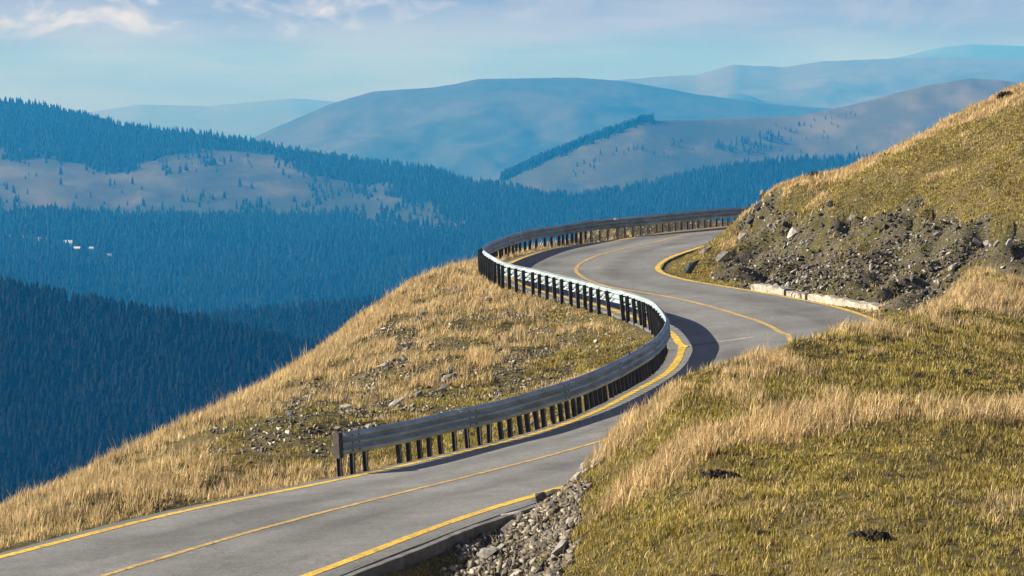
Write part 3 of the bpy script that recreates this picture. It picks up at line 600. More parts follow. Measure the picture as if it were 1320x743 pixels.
# ------------------------------------------------------------------ shrubs on the hill
def shrub(x, y, r, label):
    rs = np.random.default_rng(int(x * 10)); nl = 900
    u = rs.normal(0, 1, (nl, 3)); u /= np.linalg.norm(u, axis=1)[:, None]; p = u * r * (.45 + .55 * rs.random((nl, 1)) ** .5) * (.75 + .5 * vnoise(u[:, 0] * 2.5 + 9, u[:, 1] * 2.5 + u[:, 2] * 2, 5))[:, None]
    p[:, 2] = np.abs(p[:, 2]) * .8
    a = rs.normal(0, 1, (nl, 3)) * r * .09; b = rs.normal(0, 1, (nl, 3)) * r * .09
    V = np.stack([p - a, p + b, p + a], 1).reshape(-1, 3)
    root = bpy.data.objects.new('shrub', None); link(root); root.location = (x, y, ground(x, y) - .05); root['label'] = label; root['category'] = 'shrub'
    obj('foliage', fast_mesh('foliage', V, np.arange(nl * 3).reshape(-1, 3), None, M['shrub']), root)
    bm = bmesh.new()
    for k in range(6):
        q = Matrix.Rotation(rs.random() * 6.3, 4, 'Z') @ Matrix.Rotation(.5 * rs.random(), 4, 'X') @ Matrix.Translation((0, 0, r * .3)); bmesh.ops.create_cone(bm, segments=6, radius1=r * .05, radius2=r * .02, depth=r * .7, matrix=q, cap_ends=True)
    me = bpy.data.meshes.new('stem'); bm.to_mesh(me); bm.free(); me.materials.append(M['earth']); obj('stem', me, root)
shrub(12.0, 110.2, .36, 'small dark shrub on the skyline of the grassy hill')
shrub(14.5, 108.2, .3, 'low dark bush on the turf just below the skyline')
shrub(19.4, 110.0, .34, 'dark tuft of scrub near the top right of the hill')

# ------------------------------------------------------------------ kerb stones and the drain wall
def swept_block(P, w, h0, h1, name, mat, wobble, seed, n=14):
    P = np.asarray(P, float); t = np.linspace(0, 1, n); r = np.random.default_rng(seed)
    C = P[0] + (P[1] - P[0]) * t[:, None]; d = P[1] - P[0]; nn = np.array((d[1], -d[0])) / np.hypot(*d[:2])
    prof = [(-w / 2, h0), (-w / 2, h1 - .03), (-w / 2 + .03, h1), (w / 2 - .03, h1), (w / 2, h1 - .03), (w / 2, h0)]
    V = []
    for c in C:
        zz = float(road_z(c[0], c[1]))
        for (o, h) in prof:
            jj = r.normal(0, wobble, 3) if h > h0 else (0, 0, 0); V.append((c[0] + nn[0] * o + jj[0], c[1] + nn[1] * o + jj[1], zz + h + jj[2]))
    k = len(prof); F = [tuple(range(k))[::-1], tuple((n - 1) * k + q for q in range(k))]
    for i in range(n - 1):
        for q in range(k): F.append((i * k + q, i * k + (q + 1) % k, (i + 1) * k + (q + 1) % k, (i + 1) * k + q))
    return mesh_from(name, V, F, [mat])
for i, (K, lb) in enumerate(zip(KERBS, ('short pale concrete kerb block nearest the bend', 'broken pale kerb block between the two longer ones', 'longest pale concrete kerb along the foot of the cutting'))):
    a = np.array(K[0][:2]); b = np.array(K[1][:2])
    obj('concrete_kerb', swept_block((a, b), .42, -.3, .16 if i != 1 else .10, 'concrete_kerb', M['concrete_pale'], .022 if i != 1 else .05, i, 16), label=lb, category='kerb', group='kerb blocks below the cutting')
sel = [i for i in range(len(Cfull)) if 33 < Cfull[i, 1] < 53.2 and (Cfull[i] + Cn[i] * (WR[i] + .6))[1] < 48.6]
wall = np.array([Cfull[i] + Cn[i] * (WR[i] + SHR[i] + .17 + .012 * math.sin(i * .5)) for i in sel]); wn = Cn[sel]
V = []; F = []
for i, (c, q) in enumerate(zip(wall, wn)):
    zz = float(road_z(*c)) + random.uniform(-.004, .004)
    for (o, h) in ((-.075, -.8), (-.075, .0), (-.06, .015), (.06, .015), (.075, .0), (.075, -.8)): V.append((c[0] + q[0] * o, c[1] + q[1] * o, zz + h))
for i in range(len(wall) - 1):
    for k in range(6): F.append((i * 6 + k, i * 6 + (k + 1) % 6, (i + 1) * 6 + (k + 1) % 6, (i + 1) * 6 + k))
F += [(5, 4, 3, 2, 1, 0), tuple((len(wall) - 1) * 6 + k for k in range(6))]
obj('drain_wall', mesh_from('drain_wall', V, F, [M['concrete_grey']]), label='low grey concrete drain wall along the lower right road edge', category='wall')

# ------------------------------------------------------------------ guardrail
root = bpy.data.objects.new('guardrail', None); link(root); root.location = tuple(RAILS[0] - np.array((0, 0, .85)))
root['label'] = 'long galvanised steel guardrail curving along the outer edge of the road'; root['category'] = 'guardrail'
bpy.context.view_layer.update(); ORG = np.array(root.location)
ext = np.array([RAILS[-1] + (RAILS[-1] - RAILS[-8]) / np.linalg.norm((RAILS[-1] - RAILS[-8])[:2]) * d * np.array((1, .9, 1)) + np.array((.012 * d * d, 0, -.0 * d)) for d in np.arange(.1, 6, .1)])
RP = np.vstack([RAILS, ext]); RN = normals(RP)
eps = .4
gxr = (road_z(RP[:, 0] + eps, RP[:, 1]) - road_z(RP[:, 0] - eps, RP[:, 1])) / (2 * eps)
bank = (RN[:, 0] * gxr + RN[:, 1] * (road_z(RP[:, 0], RP[:, 1] + eps) - road_z(RP[:, 0], RP[:, 1] - eps)) / (2 * eps))
UP = np.stack([-RN[:, 0] * bank, -RN[:, 1] * bank, 1 + 0 * bank], -1); UP /= np.linalg.norm(UP, axis=1)[:, None]
N3 = np.concatenate([RN, bank[:, None]], 1); N3 /= np.linalg.norm(N3, axis=1)[:, None]
# three-wave beam profile: (out towards the road, up from the top edge)
HB = .45
ph = np.linspace(0, 1, 37); prof = np.stack([.042 * (1 - np.cos(2 * np.pi * 3 * ph)) * np.clip(np.minimum(ph, 1 - ph) * 40, .0, 1), -HB * ph], -1)
prof2 = prof[::-1] + np.array((-.008, 0)); PR = np.vstack([prof, prof2])
step = 2; panel = 42; np_ = 0
i0 = 0
while i0 < len(RP) - 3:
    i1 = min(i0 + panel + 2, len(RP) - 1); ids = list(range(i0, i1 + 1, step)); shift = .004 * (np_ % 2)
    if ids[-1] != i1: ids.append(i1)
    V = []
    for i in ids: V.append(RP[i] + N3[i] * (PR[:, :1] + shift) + UP[i] * PR[:, 1:] - ORG)
    V = np.concatenate(V); k = len(PR); F = []
    for a in range(len(ids) - 1):
        for q in range(k): F.append((a * k + q, (a + 1) * k + q, (a + 1) * k + (q + 1) % k, a * k + (q + 1) % k))
    F += [tuple(range(k)), tuple((len(ids) - 1) * k + q for q in range(k))[::-1]]
    me = mesh_from('rail_panel', V, F, [M['steel']])
    me.polygons.foreach_set('use_smooth', np.array([len(p.vertices) == 4 for p in me.polygons]))
    obj('rail_panel', me, root)
    # splice bolts
    bm = bmesh.new()
    for hh in (.075, .225, .375):
        for dd in (3, 5):
            i = min(i0 + dd, len(RP) - 1); ps = RP[i] + N3[i] * (.088 if False else .008 + .004) - UP[i] * (hh + (.0)) - ORG + N3[i] * .078
            fr = Matrix((Vector(np.cross(UP[i], N3[i])), Vector(UP[i]), Vector(N3[i]))).transposed().to_4x4(); bmesh.ops.create_cone(bm, segments=8, radius1=.019, radius2=.013, depth=.02, cap_ends=True, matrix=Matrix.Translation(ps) @ fr)
    me = bpy.data.meshes.new('splice_bolts'); bm.to_mesh(me); bm.free(); me.materials.append(M['post']); obj('splice_bolts', me, root)
    i0 += panel; np_ += 1
# posts: C-section with a spacer plate, behind the beam
def post_mesh():
    bm = bmesh.new(); t = .009; w = .046; dpt = .11
    sec = [(-w / 2, 0), (w / 2, 0), (w / 2, t), (-w / 2 + t, t), (-w / 2 + t, -dpt + t), (w / 2, -dpt + t), (w / 2, -dpt), (-w / 2, -dpt)]
    lo = [bm.verts.new((a, b, -1.55)) for a, b in sec]; hi = [bm.verts.new((a, b, .0)) for a, b in sec]; k = len(sec)
    for q in range(k): bm.faces.new((lo[q], lo[(q + 1) % k], hi[(q + 1) % k], hi[q]))
    bm.faces.new(hi); bm.faces.new(lo[::-1])
    for hz in (-.07, -.26):
        bmesh.ops.create_cube(bm, size=1, matrix=Matrix.Translation((0, .035, hz)) @ Matrix.Diagonal((.04, .06, .05, 1)))
    bmesh.ops.recalc_face_normals(bm, faces=bm.faces)
    me = bpy.data.meshes.new('post'); bm.to_mesh(me); bm.free(); me.materials.append(M['post']); return me
PM = post_mesh()
s = .12; stations = []
L = len(RP) * .1
while s < L - .2:
    i = int(s * 10); yy = RP[i, 1]; xx = RP[i, 0]
    stations.append(i)
    n_ = len(stations)
    bend = yy > 78 and yy < 119.5
    s += 1.15 if n_ == 3 else (1.5 if abs(yy - 85.6) < .25 and bend else (.74 if bend else (.42 if yy < 78 else .44)))
def post_matrix(i):
    tang = np.cross(UP[i], N3[i]); X = -tang
    R = np.array([X, N3[i], UP[i]]).T; R = R @ np.array([[-1, 0, 0], [0, 1, 0], [0, 0, 1]]) if np.linalg.det(R) < 0 else R
    p = RP[i] - N3[i] * .075 - UP[i] * (.085 + .02 * rng.random()) - ORG; a = rng.normal(0, .02, 2)
    mt = Matrix([[*R[r], p[r]] for r in range(3)] + [[0, 0, 0, 1]]) @ Matrix.Rotation(a[0], 4, 'Y') @ Matrix.Rotation(a[1], 4, 'X'); return mt
for i in stations[:98]:
    o = bpy.data.objects.new('post', PM); link(o, root); o.matrix_local = post_matrix(i)
bm = bmesh.new()
for i in stations[98:]:
    tmp = PM.copy(); tmp.transform(post_matrix(i)); bm.from_mesh(tmp); bpy.data.meshes.remove(tmp)
me = bpy.data.meshes.new('far_post'); bm.to_mesh(me); bm.free(); me.materials.append(M['post']); obj('post', me, root, kind='stuff')
# folded end plate of the near end, and reflectors clipped on the top edge
bm = bmesh.new()
sec = [(-.10, .10), (-.02, .115), (.03, .09), (.035, .02), (.03, -.04), (-.06, -.06), (-.10, -.05)]
lo = [bm.verts.new((a, b, -.50)) for a, b in sec]; hi = [bm.verts.new((a, b, .012)) for a, b in sec]
for q in range(len(sec)): bm.faces.new((lo[q], lo[(q + 1) % 7], hi[(q + 1) % 7], hi[q]))
bm.faces.new(hi); bm.faces.new(lo[::-1]); bmesh.ops.recalc_face_normals(bm, faces=bm.faces)
me = bpy.data.meshes.new('end_plate'); bm.to_mesh(me); bm.free(); me.materials.append(M['post'])
t = np.cross(UP[0], N3[0]); t = t if t @ (RP[3] - RP[0]) > 0 else -t
e = obj('end_plate', me, root); p = RP[0] - t * .03 - ORG
e.matrix_local = Matrix([[t[r], N3[0][r], UP[0][r], p[r]] for r in range(3)] + [[0, 0, 0, 1]])
for tx, ty in ((2.85, 68.2), (3.3, 70.0)):
    i = int(np.argmin(np.hypot(RP[:, 0] - tx, RP[:, 1] - ty)))
    bm = bmesh.new(); bmesh.ops.create_cube(bm, size=1, matrix=Matrix.Translation((0, .03, .05)) @ Matrix.Diagonal((.05, .02, .14, 1))); bmesh.ops.bevel(bm, geom=list(bm.edges), offset=.006, segments=1, affect='EDGES')
    me = bpy.data.meshes.new('reflector'); bm.to_mesh(me); bm.free(); me.materials.append(M['dark']); t = np.cross(N3[i], UP[i])
    o = obj('reflector', me, root); o.matrix_local = Matrix([[t[r], N3[i][r], UP[i][r], (RP[i] - ORG)[r]] for r in range(3)] + [[0, 0, 0, 1]])
    bm = bmesh.new(); bmesh.ops.create_cube(bm, size=1, matrix=Matrix.Translation((0, .043, .07)) @ Matrix.Diagonal((.036, .008, .07, 1)))
    me = bpy.data.meshes.new('reflector_face'); bm.to_mesh(me); bm.free(); me.materials.append(M['refl']); obj('reflector_face', me, o)
# ------------------------------------------------------------------ far country
CAMZ = 8.6
_tab = {}
def interp(P, a):
    """interpolate a surveyed line, its corners rounded off"""
    P = np.asarray(P, float); k = P.tobytes()
    if k not in _tab:
        xs = np.linspace(P[0, 0] - .03, P[-1, 0] + .03, 1600); ys = np.interp(xs, P[:, 0], P[:, 1]); h = max(1, int(.0032 / (xs[1] - xs[0]))); w_ = np.hanning(2 * h + 3)[1:-1]; w_ /= w_.sum()
        _tab[k] = (xs, np.convolve(np.concatenate([np.repeat(ys[:1], h), ys, np.repeat(ys[-1:], h)]), w_, 'valid'))
    return np.interp(a, *_tab[k])
class Layer:
    def __init__(s, name, ridge, yr, ef, yf, p=1.0, amp=0, lam=300, back=1500, drop=500, seed=0, a0=-.25, a1=.3, na=420, ns=60, rid=2.0):
        s.name, s.ridge, s.yr, s.ef, s.yf, s.p, s.amp, s.lam, s.back, s.drop, s.seed, s.rid = name, ridge, yr, ef, yf, p, amp, lam, back, drop, seed, rid
        s.a0, s.a1, s.na, s.ns = a0, a1, na, ns
    def elev(s, a, t):
        return s.ef + (interp(s.ridge, a) - s.ef) * np.clip(t, 0, 1) ** s.p
    def pos(s, a, t):
        yr = interp(s.yr, a); tc = np.clip(t, 0, 1); y = s.yf + (yr - s.yf) * tc
        z = CAMZ + s.elev(a, t) * y
        b = np.clip(t - 1, 0, None); y = y + b * s.back; x = a * y
        z = z - s.drop * b ** 1.3
        nz = fbm(x / s.lam, y / s.lam, s.seed, 5) - .5
        z = z + nz * s.amp * np.clip(1 - t, 0, 1) * 2 * np.clip(t * 6, 0, 1) + (fbm(x / 60, y / 60, s.seed + 9, 3) - .5) * s.rid
        return x, y, z
    def build(s, colfn=None):
        t = np.concatenate([np.linspace(0, 1, s.ns), 1 + np.linspace(.02, 1, 14)]); a = np.linspace(s.a0, s.a1, s.na)
        Aa, Tt = np.meshgrid(a, t); x, y, z = s.pos(Aa, Tt)
        r, c = x.shape; idx = np.arange(r * c).reshape(r, c); Q = np.stack([idx[:-1, :-1], idx[:-1, 1:], idx[1:, 1:], idx[1:, :-1]], -1).reshape(-1, 4)
        col = np.zeros((r * c, 3)) if colfn is None else colfn(Aa, Tt, s.elev(Aa, Tt), x, y).reshape(-1, 3)
        return obj(s.name, fast_mesh(s.name, np.stack([x, y, z], -1).reshape(-1, 3), quads=Q, mat=M['mountain'], smooth=True, col=col), kind='structure')
LM = Layer('left_mountain', FAR['left_ridge'], [(-.3, 6200), (-.05, 5300), (.01, 4700), (.3, 4700)], -.0885, 2600, 1.05, 90, 420, 1400, 500, 3, -.26, .3, 560, 150)
RM = Layer('right_mountain', FAR['right_ridge'], [(-.05, 5200), (.05, 5500), (.3, 6400)], -.045, 4800, .8, 35, 300, 1500, 450, 5, -.04, .3, 420, 60)
MF = Layer('middle_mountain', FAR['mid_far'], [(-.2, 9000), (.3, 9500)], -.04, 7200, .8, 300, 700, 2500, 900, 7, -.15, .25, 420, 110, 4)
FM = Layer('far_mountain', FAR['far'], [(-.2, 12500), (.3, 13500)], -.012, 10500, .8, 260, 900, 2500, 800, 8, -.05, .3, 360, 70, 5)
F2 = Layer('farthest_mountain', FAR['farthest'], [(-.2, 17000), (.3, 17000)], .0, 15500, .8, 60, 1500, 1500, 700, 9, 0, .3, 160, 24, 5)
F3 = Layer('farthest_mountain', FAR['farthest_left'], [(-.3, 16500), (.1, 16500)], -.01, 14500, .8, 60, 1500, 1500, 700, 10, -.3, 0, 160, 24, 5)
DS = Layer('dark_spur', FAR['dark_spur'], [(-.3, 1750), (0, 1600)], -.2, 1000, 1.0, 30, 150, 500, 260, 11, -.25, .03, 260, 60)
MS = Layer('wooded_spur', FAR['mid_spur'], [(-.2, 2350), (.1, 2300)], -.12, 1850, 1.0, 25, 200, 500, 200, 12, -.17, .06, 220, 40)
def wood_mask(a, e, x, y):
    j = (fbm(x / 90, y / 160, 21, 4) - .5) * .012 + (fbm(x / 30, y / 50, 22, 3) - .5) * .004
    lower = e < interp(FAR['valley_wood'], a) + j * .7
    upper = e > interp(FAR['upper_wood'], a) + j
    return lower | upper | (a > .012)
def lm_col(a, t, e, x, y):
    w = wood_mask(a, e, x, y).astype(float)
    pale = np.zeros(a.shape)
    for (pa, pe), (sa, se) in zip(FAR['patches'], ((.02, .004), (.012, .005), (.018, .0022), (.012, .003), (.02, .002), (.008, .002))):
        pale = np.maximum(pale, .42 * np.exp(-((a - pa) / sa) ** 2 - ((e - pe + .12 * (a - pa)) / se) ** 2) * (.4 + fbm(x / 60, y / 120, 24, 4)))
    c = FAR['clearing']; ec = c[0][1] + (a - c[0][0]) * (c[1][1] - c[0][1]) / (c[1][0] - c[0][0])
    clear = (np.abs(e - ec) < .0005) & (a < c[1][0]); w = np.where(clear, 0, w); pale = np.where(clear, 1, pale)
    return np.stack([w, np.clip(pale, 0, 1), a * 0], -1)
def rm_col(a, t, e, x, y):
    return np.stack([a * 0 + .0, np.clip((.02 + .5 * sstep(.06, .14, a)) * (.4 + 1.2 * sstep(.4, .7, fbm(x / 120, y / 200, 26, 4))), 0, 1), a * 0], -1)
green = lambda a, t, e, x, y: np.stack([a * 0, .42 * sstep(9600, 14000, y) * (.5 + 1.0 * fbm(x / 700, y / 900, 45, 5)) * (1 - .5 * sstep(15000, 16500, y) * (a > 0)), a * 0 + 1], -1)  # far ranges paled with distance: haze put into the ground colour
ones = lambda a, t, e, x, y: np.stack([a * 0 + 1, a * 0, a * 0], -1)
LM.build(lm_col); RM.build(rm_col); MF.build(green); FM.build(green); F2.build(green); F3.build(green); DS.build(ones); MS.build(ones)
# the plain that closes the view beyond the mountains
g = 60000.0
obj('valley_floor', fast_mesh('valley_floor', [(-g, -g, -420), (g, -g, -420), (g, g, -420), (-g, g, -420)], quads=[(0, 1, 2, 3)], mat=M['mountain'], col=np.zeros((4, 3))), kind='structure')

def conifer_proto(seed, seg=7, tiers=3):
    r = random.Random(seed); V = []; T = []
    for k in range(tiers):
        z0 = .06 + k * .9 / tiers * .95; z1 = min(1.0, z0 + .9 / tiers * 1.75) if k < tiers - 1 else 1.0; rad = .19 * (1 - .78 * k / tiers)
        b = len(V)
        for q in range(seg):
            an = 2 * math.pi * (q + .3 * k) / seg; rr = rad * r.uniform(.62, 1.15); V.append((rr * math.cos(an), rr * math.sin(an), z0 + r.uniform(-.03, .03)))
        V.append((r.uniform(-.01, .01), r.uniform(-.01, .01), z1))
        for q in range(seg): T.append((b + q, b + (q + 1) % seg, b + seg))
    return np.array(V), np.array(T)
CP = [conifer_proto(i) for i in range(6)]; CP2 = [conifer_proto(20 + i, 5, 2) for i in range(6)]
def forest(name, label, x, y, z, h, protos, dark=1.0):
    VV, TT, CC = [], [], []; base = 0; kind = rng.integers(0, 6, len(x)); tone = fbm(x / 90, y / 150, 33, 5)
    for k in range(6):
        mk = kind == k; nn = int(mk.sum())
        if not nn: continue
        v, t = protos[k]; a = rng.random(nn) * 6.3; ca, sa = np.cos(a), np.sin(a); wd = h[mk] * (.85 + .85 * rng.random(nn))
        P = np.stack([(v[None, :, 0] * ca[:, None] - v[None, :, 1] * sa[:, None]) * wd[:, None], (v[None, :, 0] * sa[:, None] + v[None, :, 1] * ca[:, None]) * wd[:, None], v[None, :, 2] * h[mk][:, None]], -1)
        P += np.stack([x[mk], y[mk], z[mk]], -1)[:, None]
        VV.append(P.reshape(-1, 3)); TT.append((t[None] + base + np.arange(nn)[:, None, None] * len(v)).reshape(-1, 3)); base += nn * len(v)
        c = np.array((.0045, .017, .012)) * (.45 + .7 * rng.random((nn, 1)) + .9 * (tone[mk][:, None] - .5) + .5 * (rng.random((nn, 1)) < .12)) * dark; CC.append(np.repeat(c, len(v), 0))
    obj(name, fast_mesh(name, np.concatenate(VV), np.concatenate(TT), None, M['conifer'], False, np.concatenate(CC)), kind='stuff', label=label, category='forest')
def sample(Lr, n, a0, a1, t0=0., t1=1.0):
    a = a0 + (a1 - a0) * rng.random(n * 2); yr = interp(Lr.yr, a); t = t0 + (t1 - t0) * rng.random(n * 2); y = Lr.yf + (yr - Lr.yf) * t
    k = rng.random(n * 2) < y / yr.max(); a, t = a[k][:n], t[k][:n]; x, y, z = Lr.pos(a, t); return a, t, x, y, z
# valley wood and upper wood of the left mountain
a, t, x, y, z = sample(LM, 90000, -.225, .235); e = (z - CAMZ) / y
j = (fbm(x / 90, y / 160, 21, 4) - .5) * .012 + (fbm(x / 30, y / 50, 22, 3) - .5) * .004; el = LM.elev(a, t)
up = el > interp(FAR['upper_wood'], a) + j; lowm = ((el < interp(FAR['valley_wood'], a) + j * .7) | (a > .012)) & (el > -.079)
c_ = FAR['clearing']; ec = c_[0][1] + (a - c_[0][0]) * (c_[1][1] - c_[0][1]) / (c_[1][0] - c_[0][0]); lowm &= ~((np.abs(el - ec + .0003) < .0009) & (a < c_[1][0]))
for ha, he in FAR['houses']: lowm &= ~((np.abs(a - ha) < .0016) & (np.abs(el - he + .0006) < .0012))
gap = np.minimum(np.abs(el - interp(FAR['upper_wood'], a) - j), np.abs(el - interp(FAR['valley_wood'], a) - j * .7)); thin = (~up) & (~lowm) & (el > -.079) & (rng.random(len(a)) < .006 + .22 * np.exp(-gap / .0011) + .10 * sstep(.58, .68, fbm(x / 70, y / 140, 47, 4)))
mk = lowm | thin; forest('valley_forest', 'dense blue green conifer forest filling the valley', x[mk], y[mk], z[mk], 7 + 11 * rng.random(mk.sum()) ** 1.3, CP2)
mk = up & ~lowm; forest('ridge_forest', 'conifer forest along the crest of the left mountain', x[mk], y[mk], z[mk], 7 + 9 * rng.random(mk.sum()), CP2)
a, t, x, y, z = sample(DS, 15000, -.225, .02, .1, 1.03); forest('shade_tinted_forest', 'conifer forest with shade put into its dark colour on the spur at lower left', x, y, z, 5.5 + 5 * rng.random(len(x)), CP, .4)  # foliage colour lowered to paint the shade of this slope
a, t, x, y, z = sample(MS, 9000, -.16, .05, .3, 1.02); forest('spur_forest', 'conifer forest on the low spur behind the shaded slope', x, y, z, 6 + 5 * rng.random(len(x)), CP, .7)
# strip of trees along the left edge of the right mountain
a = -.004 + .0545 * rng.random(2600); t = 1.0 + .07 * rng.random(2600) - (.045 * np.clip(1.1 - (a + .004) / .05, .15, 1)) * (.3 + 1.6 * fbm(a * 260, a * 0, 77, 3)) - .05 * (rng.random(2600) < .05); x, y, z = RM.pos(a, t)
forest('ridge_treeline', 'narrow dark strip of conifers along the edge of the right mountain', x, y, z, 6 + 11 * rng.random(len(x)) ** 1.5, CP2)
# trees one can tell apart
def conifer_mesh(k):
    v, t = conifer_proto(60 + k, 9, 5); me = fast_mesh('conifer', v, t, None, M['conifer'], False, np.full((len(v), 3), (.004, .015, .011)))
    bm = bmesh.new(); bm.from_mesh(me); bmesh.ops.create_cone(bm, segments=6, radius1=.022, radius2=.015, depth=.12, cap_ends=True, matrix=Matrix.Translation((0, 0, .03))); bm.to_mesh(me); bm.free(); return me
CM = [conifer_mesh(k) for k in range(5)]
def lone(x, y, z, h, label, group):
    o = bpy.data.objects.new('conifer_tree', random.choice(CM)); link(o); o.location = (x, y, z); w = h * random.uniform(.85, 1.25); o.scale = (w, w, h); o.rotation_euler = (0, 0, random.uniform(0, 6.3))
    o['label'] = label; o['category'] = 'tree'; o['group'] = group
def on(Lr, a, e):
    tt = np.linspace(0, 1, 400); ee = Lr.elev(np.full(400, a), tt); t = float(np.interp(e, ee, tt)); x, y, z = Lr.pos(np.array([a]), np.array([t])); return float(x[0]), float(y[0]), float(z[0])
for k in range(80):
    a = random.uniform(-.10, -.012); e = float(interp(FAR['valley_wood'], a)) + random.uniform(-.002, .0016)
    lone(*on(LM, a, e), random.uniform(13, 22), 'tall conifer at the upper edge of the valley forest below the bare slope', 'trees along the upper edge of the valley forest')
CL = FAR['right_clump']; k = 0
while k < 80:
    a = random.uniform(.068, .10); e = random.uniform(-.016, -.005)
    if not inpoly(np.array([a]), np.array([e]), CL)[0]: continue
    lone(*on(RM, a, e), random.uniform(9, 16), 'conifer in the clump on the bare slope of the right mountain', 'clump of trees on the right mountain'); k += 1
for (pa, pe) in FAR['right_sparse']:
    for k in range(4):
        lone(*on(RM, pa + random.gauss(0, .0022), pe + random.gauss(0, .0006)), random.uniform(7, 12), 'scattered small conifer out on the bare slope of the right mountain', 'scattered trees on the right mountain')
for k in range(26):
    a = random.uniform(.09, .125); e = float(interp(FAR['right_ridge'], a)) - random.uniform(.003, .018)
    lone(*on(RM, a, e), random.uniform(6, 10), 'small conifer among pale rocks right of the clump', 'trees beside the clump')
# farm buildings in the valley
def farm(a, e, w, dp, h, label, rot):
    x, y, z = on(LM, a, e); r = bpy.data.objects.new('farm_building', None); link(r); r.location = (x, y, z - 1.5); r.rotation_euler = (0, 0, rot); r['label'] = label; r['category'] = 'building'
    bm = bmesh.new(); bmesh.ops.create_cube(bm, size=1, matrix=Matrix.Translation((0, 0, h / 2)) @ Matrix.Diagonal((w, dp, h, 1))); me = bpy.data.meshes.new('wall'); bm.to_mesh(me); bm.free(); me.materials.append(M['wall']); obj('wall', me, r)
    V = [(-w * .55, -dp * .6, h - .1), (w * .55, -dp * .6, h - .1), (w * .55, dp * .6, h - .1), (-w * .55, dp * .6, h - .1), (-w * .55, 0, h * 1.8), (w * .55, 0, h * 1.8)]
    obj('roof', mesh_from('roof', V, [(0, 1, 5, 4), (2, 3, 4, 5), (0, 4, 3), (1, 2, 5), (3, 2, 1, 0)], [M['roof']]), r)
    for dx in (-.25, .2):
        bm = bmesh.new(); bmesh.ops.create_cube(bm, size=1, matrix=Matrix.Translation((dx * w, -dp / 2 - .03, h * .5)) @ Matrix.Diagonal((w * .12, .1, h * .4, 1))); me = bpy.data.meshes.new('window'); bm.to_mesh(me); bm.free(); me.materials.append(M['dark']); obj('window', me, r)
hs = FAR['houses']
farm(*hs[0], 11, 9, 5, 'largest white roofed farm building far down in the valley forest', .1)
farm(*hs[1], 12, 7, 3, 'low grey roofed shed just right of the largest farm building', -.1)
farm(*hs[2], 6, 5, 3, 'smallest pale hut standing alone right of the farm', .2)
farm(*hs[3], 6, 5, 2.6, 'tiny white hut between the shed and the lone hut', .0)

# ------------------------------------------------------------------ haze, light, sky, camera
bm = bmesh.new(); lo = Vector((-19000, -2500, -422)); hi = Vector((19000, 21500, HAZE_TOP)); bmesh.ops.create_cube(bm, size=1, matrix=Matrix.Translation((lo + hi) / 2) @ Matrix.Diagonal((*(hi - lo), 1)))
me = bpy.data.meshes.new('haze'); bm.to_mesh(me); bm.free()
hm = bpy.data.materials.new('haze_air'); hm.use_nodes = True; nt = hm.node_tree; nt.nodes.clear(); o_ = nt.nodes.new('ShaderNodeOutputMaterial'); v_ = nt.nodes.new('ShaderNodeVolumePrincipled')
v_.inputs['Color'].default_value = (*HAZE_COL, 1); v_.inputs['Density'].default_value = HAZE_D; v_.inputs['Anisotropy'].default_value = HAZE_G
v_.inputs['Absorption Color'].default_value = (1, 1, 1, 1)
nt.links.new(v_.outputs[0], o_.inputs['Volume']); me.materials.append(hm)
obj('haze', me, kind='stuff', label='blue haze over the valley and the mountains', category='haze')

SD = Vector(SUN_TRAVEL).normalized()
sl = bpy.data.lights.new('sun', 'SUN'); sl.energy = SUN_E; sl.angle = math.radians(.53); sl.color = (1, .93, .82)
so = bpy.data.objects.new('sun', sl); link(so); so.rotation_euler = SD.to_track_quat('-Z', 'Y').to_euler(); so.location = (-40, 20, 60)
w = bpy.data.worlds.new('World'); scene.world = w; w.use_nodes = True; nt = w.node_tree; bg = nt.nodes['Background']
sky = nt.nodes.new('ShaderNodeTexSky'); sky.sky_type = 'NISHITA'; sky.sun_disc = False
sky.sun_elevation = math.asin(-SD.z); sky.sun_rotation = math.atan2(-SD.x, -SD.y); sky.altitude = 1500; sky.air_density = 1.0; sky.dust_density = .6; sky.ozone_density = 1.5
def sky_noise(scale, off, lo, hi, rough=.55, detail=8, dist=0):
    mp = nt.nodes.new('ShaderNodeMapping'); mp.inputs['Scale'].default_value = scale; mp.inputs['Location'].default_value = off; nt.links.new(tc.outputs['Generated'], mp.inputs['Vector'])
    nz = nt.nodes.new('ShaderNodeTexNoise'); nz.inputs['Scale'].default_value = 1; nz.inputs['Detail'].default_value = detail; nz.inputs['Roughness'].default_value = rough; nz.inputs['Distortion'].default_value = dist
    nt.links.new(mp.outputs[0], nz.inputs['Vector']); mr = nt.nodes.new('ShaderNodeMapRange'); mr.interpolation_type = 'SMOOTHSTEP'; mr.inputs['From Min'].default_value = lo; mr.inputs['From Max'].default_value = hi; nt.links.new(nz.outputs['Fac'], mr.inputs['Value']); return mr.outputs[0]
def rng_node(src, a0, a1, b0=0, b1=1):
    mr = nt.nodes.new('ShaderNodeMapRange'); mr.interpolation_type = 'SMOOTHSTEP'
    for k, v in (('From Min', a0), ('From Max', a1), ('To Min', b0), ('To Max', b1)): mr.inputs[k].default_value = v
    nt.links.new(src, mr.inputs['Value']); return mr.outputs[0]
def mul(a, c):
    m_ = nt.nodes.new('ShaderNodeMath'); m_.operation = 'MULTIPLY'; nt.links.new(a, m_.inputs[0])
    if isinstance(c, float): m_.inputs[1].default_value = c
    else: nt.links.new(c, m_.inputs[1])
    return m_.outputs[0]
def mx_(a, c):
    m_ = nt.nodes.new('ShaderNodeMath'); m_.operation = 'MAXIMUM'; nt.links.new(a, m_.inputs[0]); nt.links.new(c, m_.inputs[1]); return m_.outputs[0]
tc = nt.nodes.new('ShaderNodeTexCoord'); sx = nt.nodes.new('ShaderNodeSeparateXYZ'); nt.links.new(tc.outputs['Generated'], sx.inputs[0])
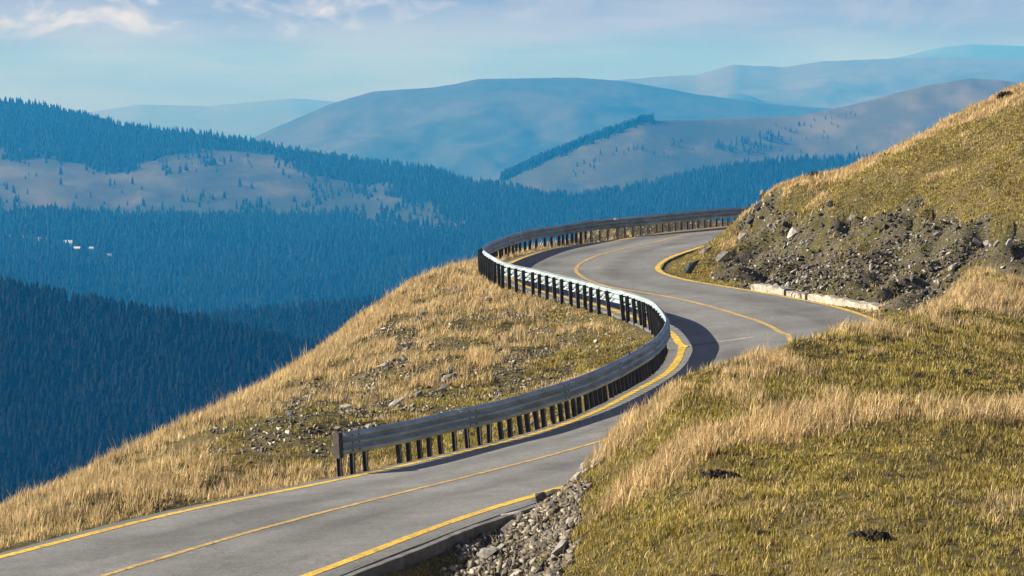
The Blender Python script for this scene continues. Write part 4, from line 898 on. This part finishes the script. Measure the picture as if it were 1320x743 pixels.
west = rng_node(sx.outputs['X'], .03, -.10, .22, 1.0)
puff = mul(mul(mul(sky_noise((34, 34, 72), CLOUD_OFF, .42, .70, .6, 9, .4), rng_node(sx.outputs['Z'], .022, .036)), west), .85)
veil = mul(mul(sky_noise((9, 9, 60), (3.1, 0, .7), .34, .70, .55, 5), rng_node(sx.outputs['Z'], -.03, .03)), .26)
cover = mx_(puff, veil)
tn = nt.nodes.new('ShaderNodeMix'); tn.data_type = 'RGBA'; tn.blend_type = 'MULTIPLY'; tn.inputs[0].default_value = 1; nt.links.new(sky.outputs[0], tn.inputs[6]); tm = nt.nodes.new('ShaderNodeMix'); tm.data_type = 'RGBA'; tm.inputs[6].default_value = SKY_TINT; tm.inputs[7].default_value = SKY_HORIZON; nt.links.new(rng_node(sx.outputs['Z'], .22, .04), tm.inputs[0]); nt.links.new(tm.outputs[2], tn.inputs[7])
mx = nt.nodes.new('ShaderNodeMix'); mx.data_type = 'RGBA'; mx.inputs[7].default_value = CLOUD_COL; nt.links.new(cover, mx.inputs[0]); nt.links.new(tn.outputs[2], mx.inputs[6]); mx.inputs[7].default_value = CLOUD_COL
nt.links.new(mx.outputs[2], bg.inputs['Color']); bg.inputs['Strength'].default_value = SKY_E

cam = bpy.data.cameras.new('camera'); co = bpy.data.objects.new('camera', cam); link(co); scene.camera = co
cam.sensor_width = 36; cam.lens = 3600 / 1320 * 36; cam.clip_start = .5; cam.clip_end = 90000
co.location = (0, 0, CAMZ); co.rotation_euler = (math.pi / 2 - math.atan((371.5 - 150) / 3600), 0, 0)
scene.render.resolution_x = 1024; scene.render.resolution_y = 576
vs = scene.view_settings; vs.view_transform = 'Standard'; vs.look = 'None'; vs.exposure = EXPOSURE; vs.gamma = 1; vs.use_curve_mapping = False
cy = scene.cycles; cy.use_denoising = True; cy.denoiser = 'OPENIMAGEDENOISE'; cy.max_bounces = 5; cy.diffuse_bounces = 2; cy.glossy_bounces = 2; cy.transmission_bounces = 2; cy.volume_bounces = VBOUNCE; cy.transparent_max_bounces = 4
cy.use_adaptive_sampling = False; cy.caustics_reflective = False; cy.caustics_refractive = False
try: cy.denoising_input_passes = 'RGB_ALBEDO_NORMAL'
except Exception: pass
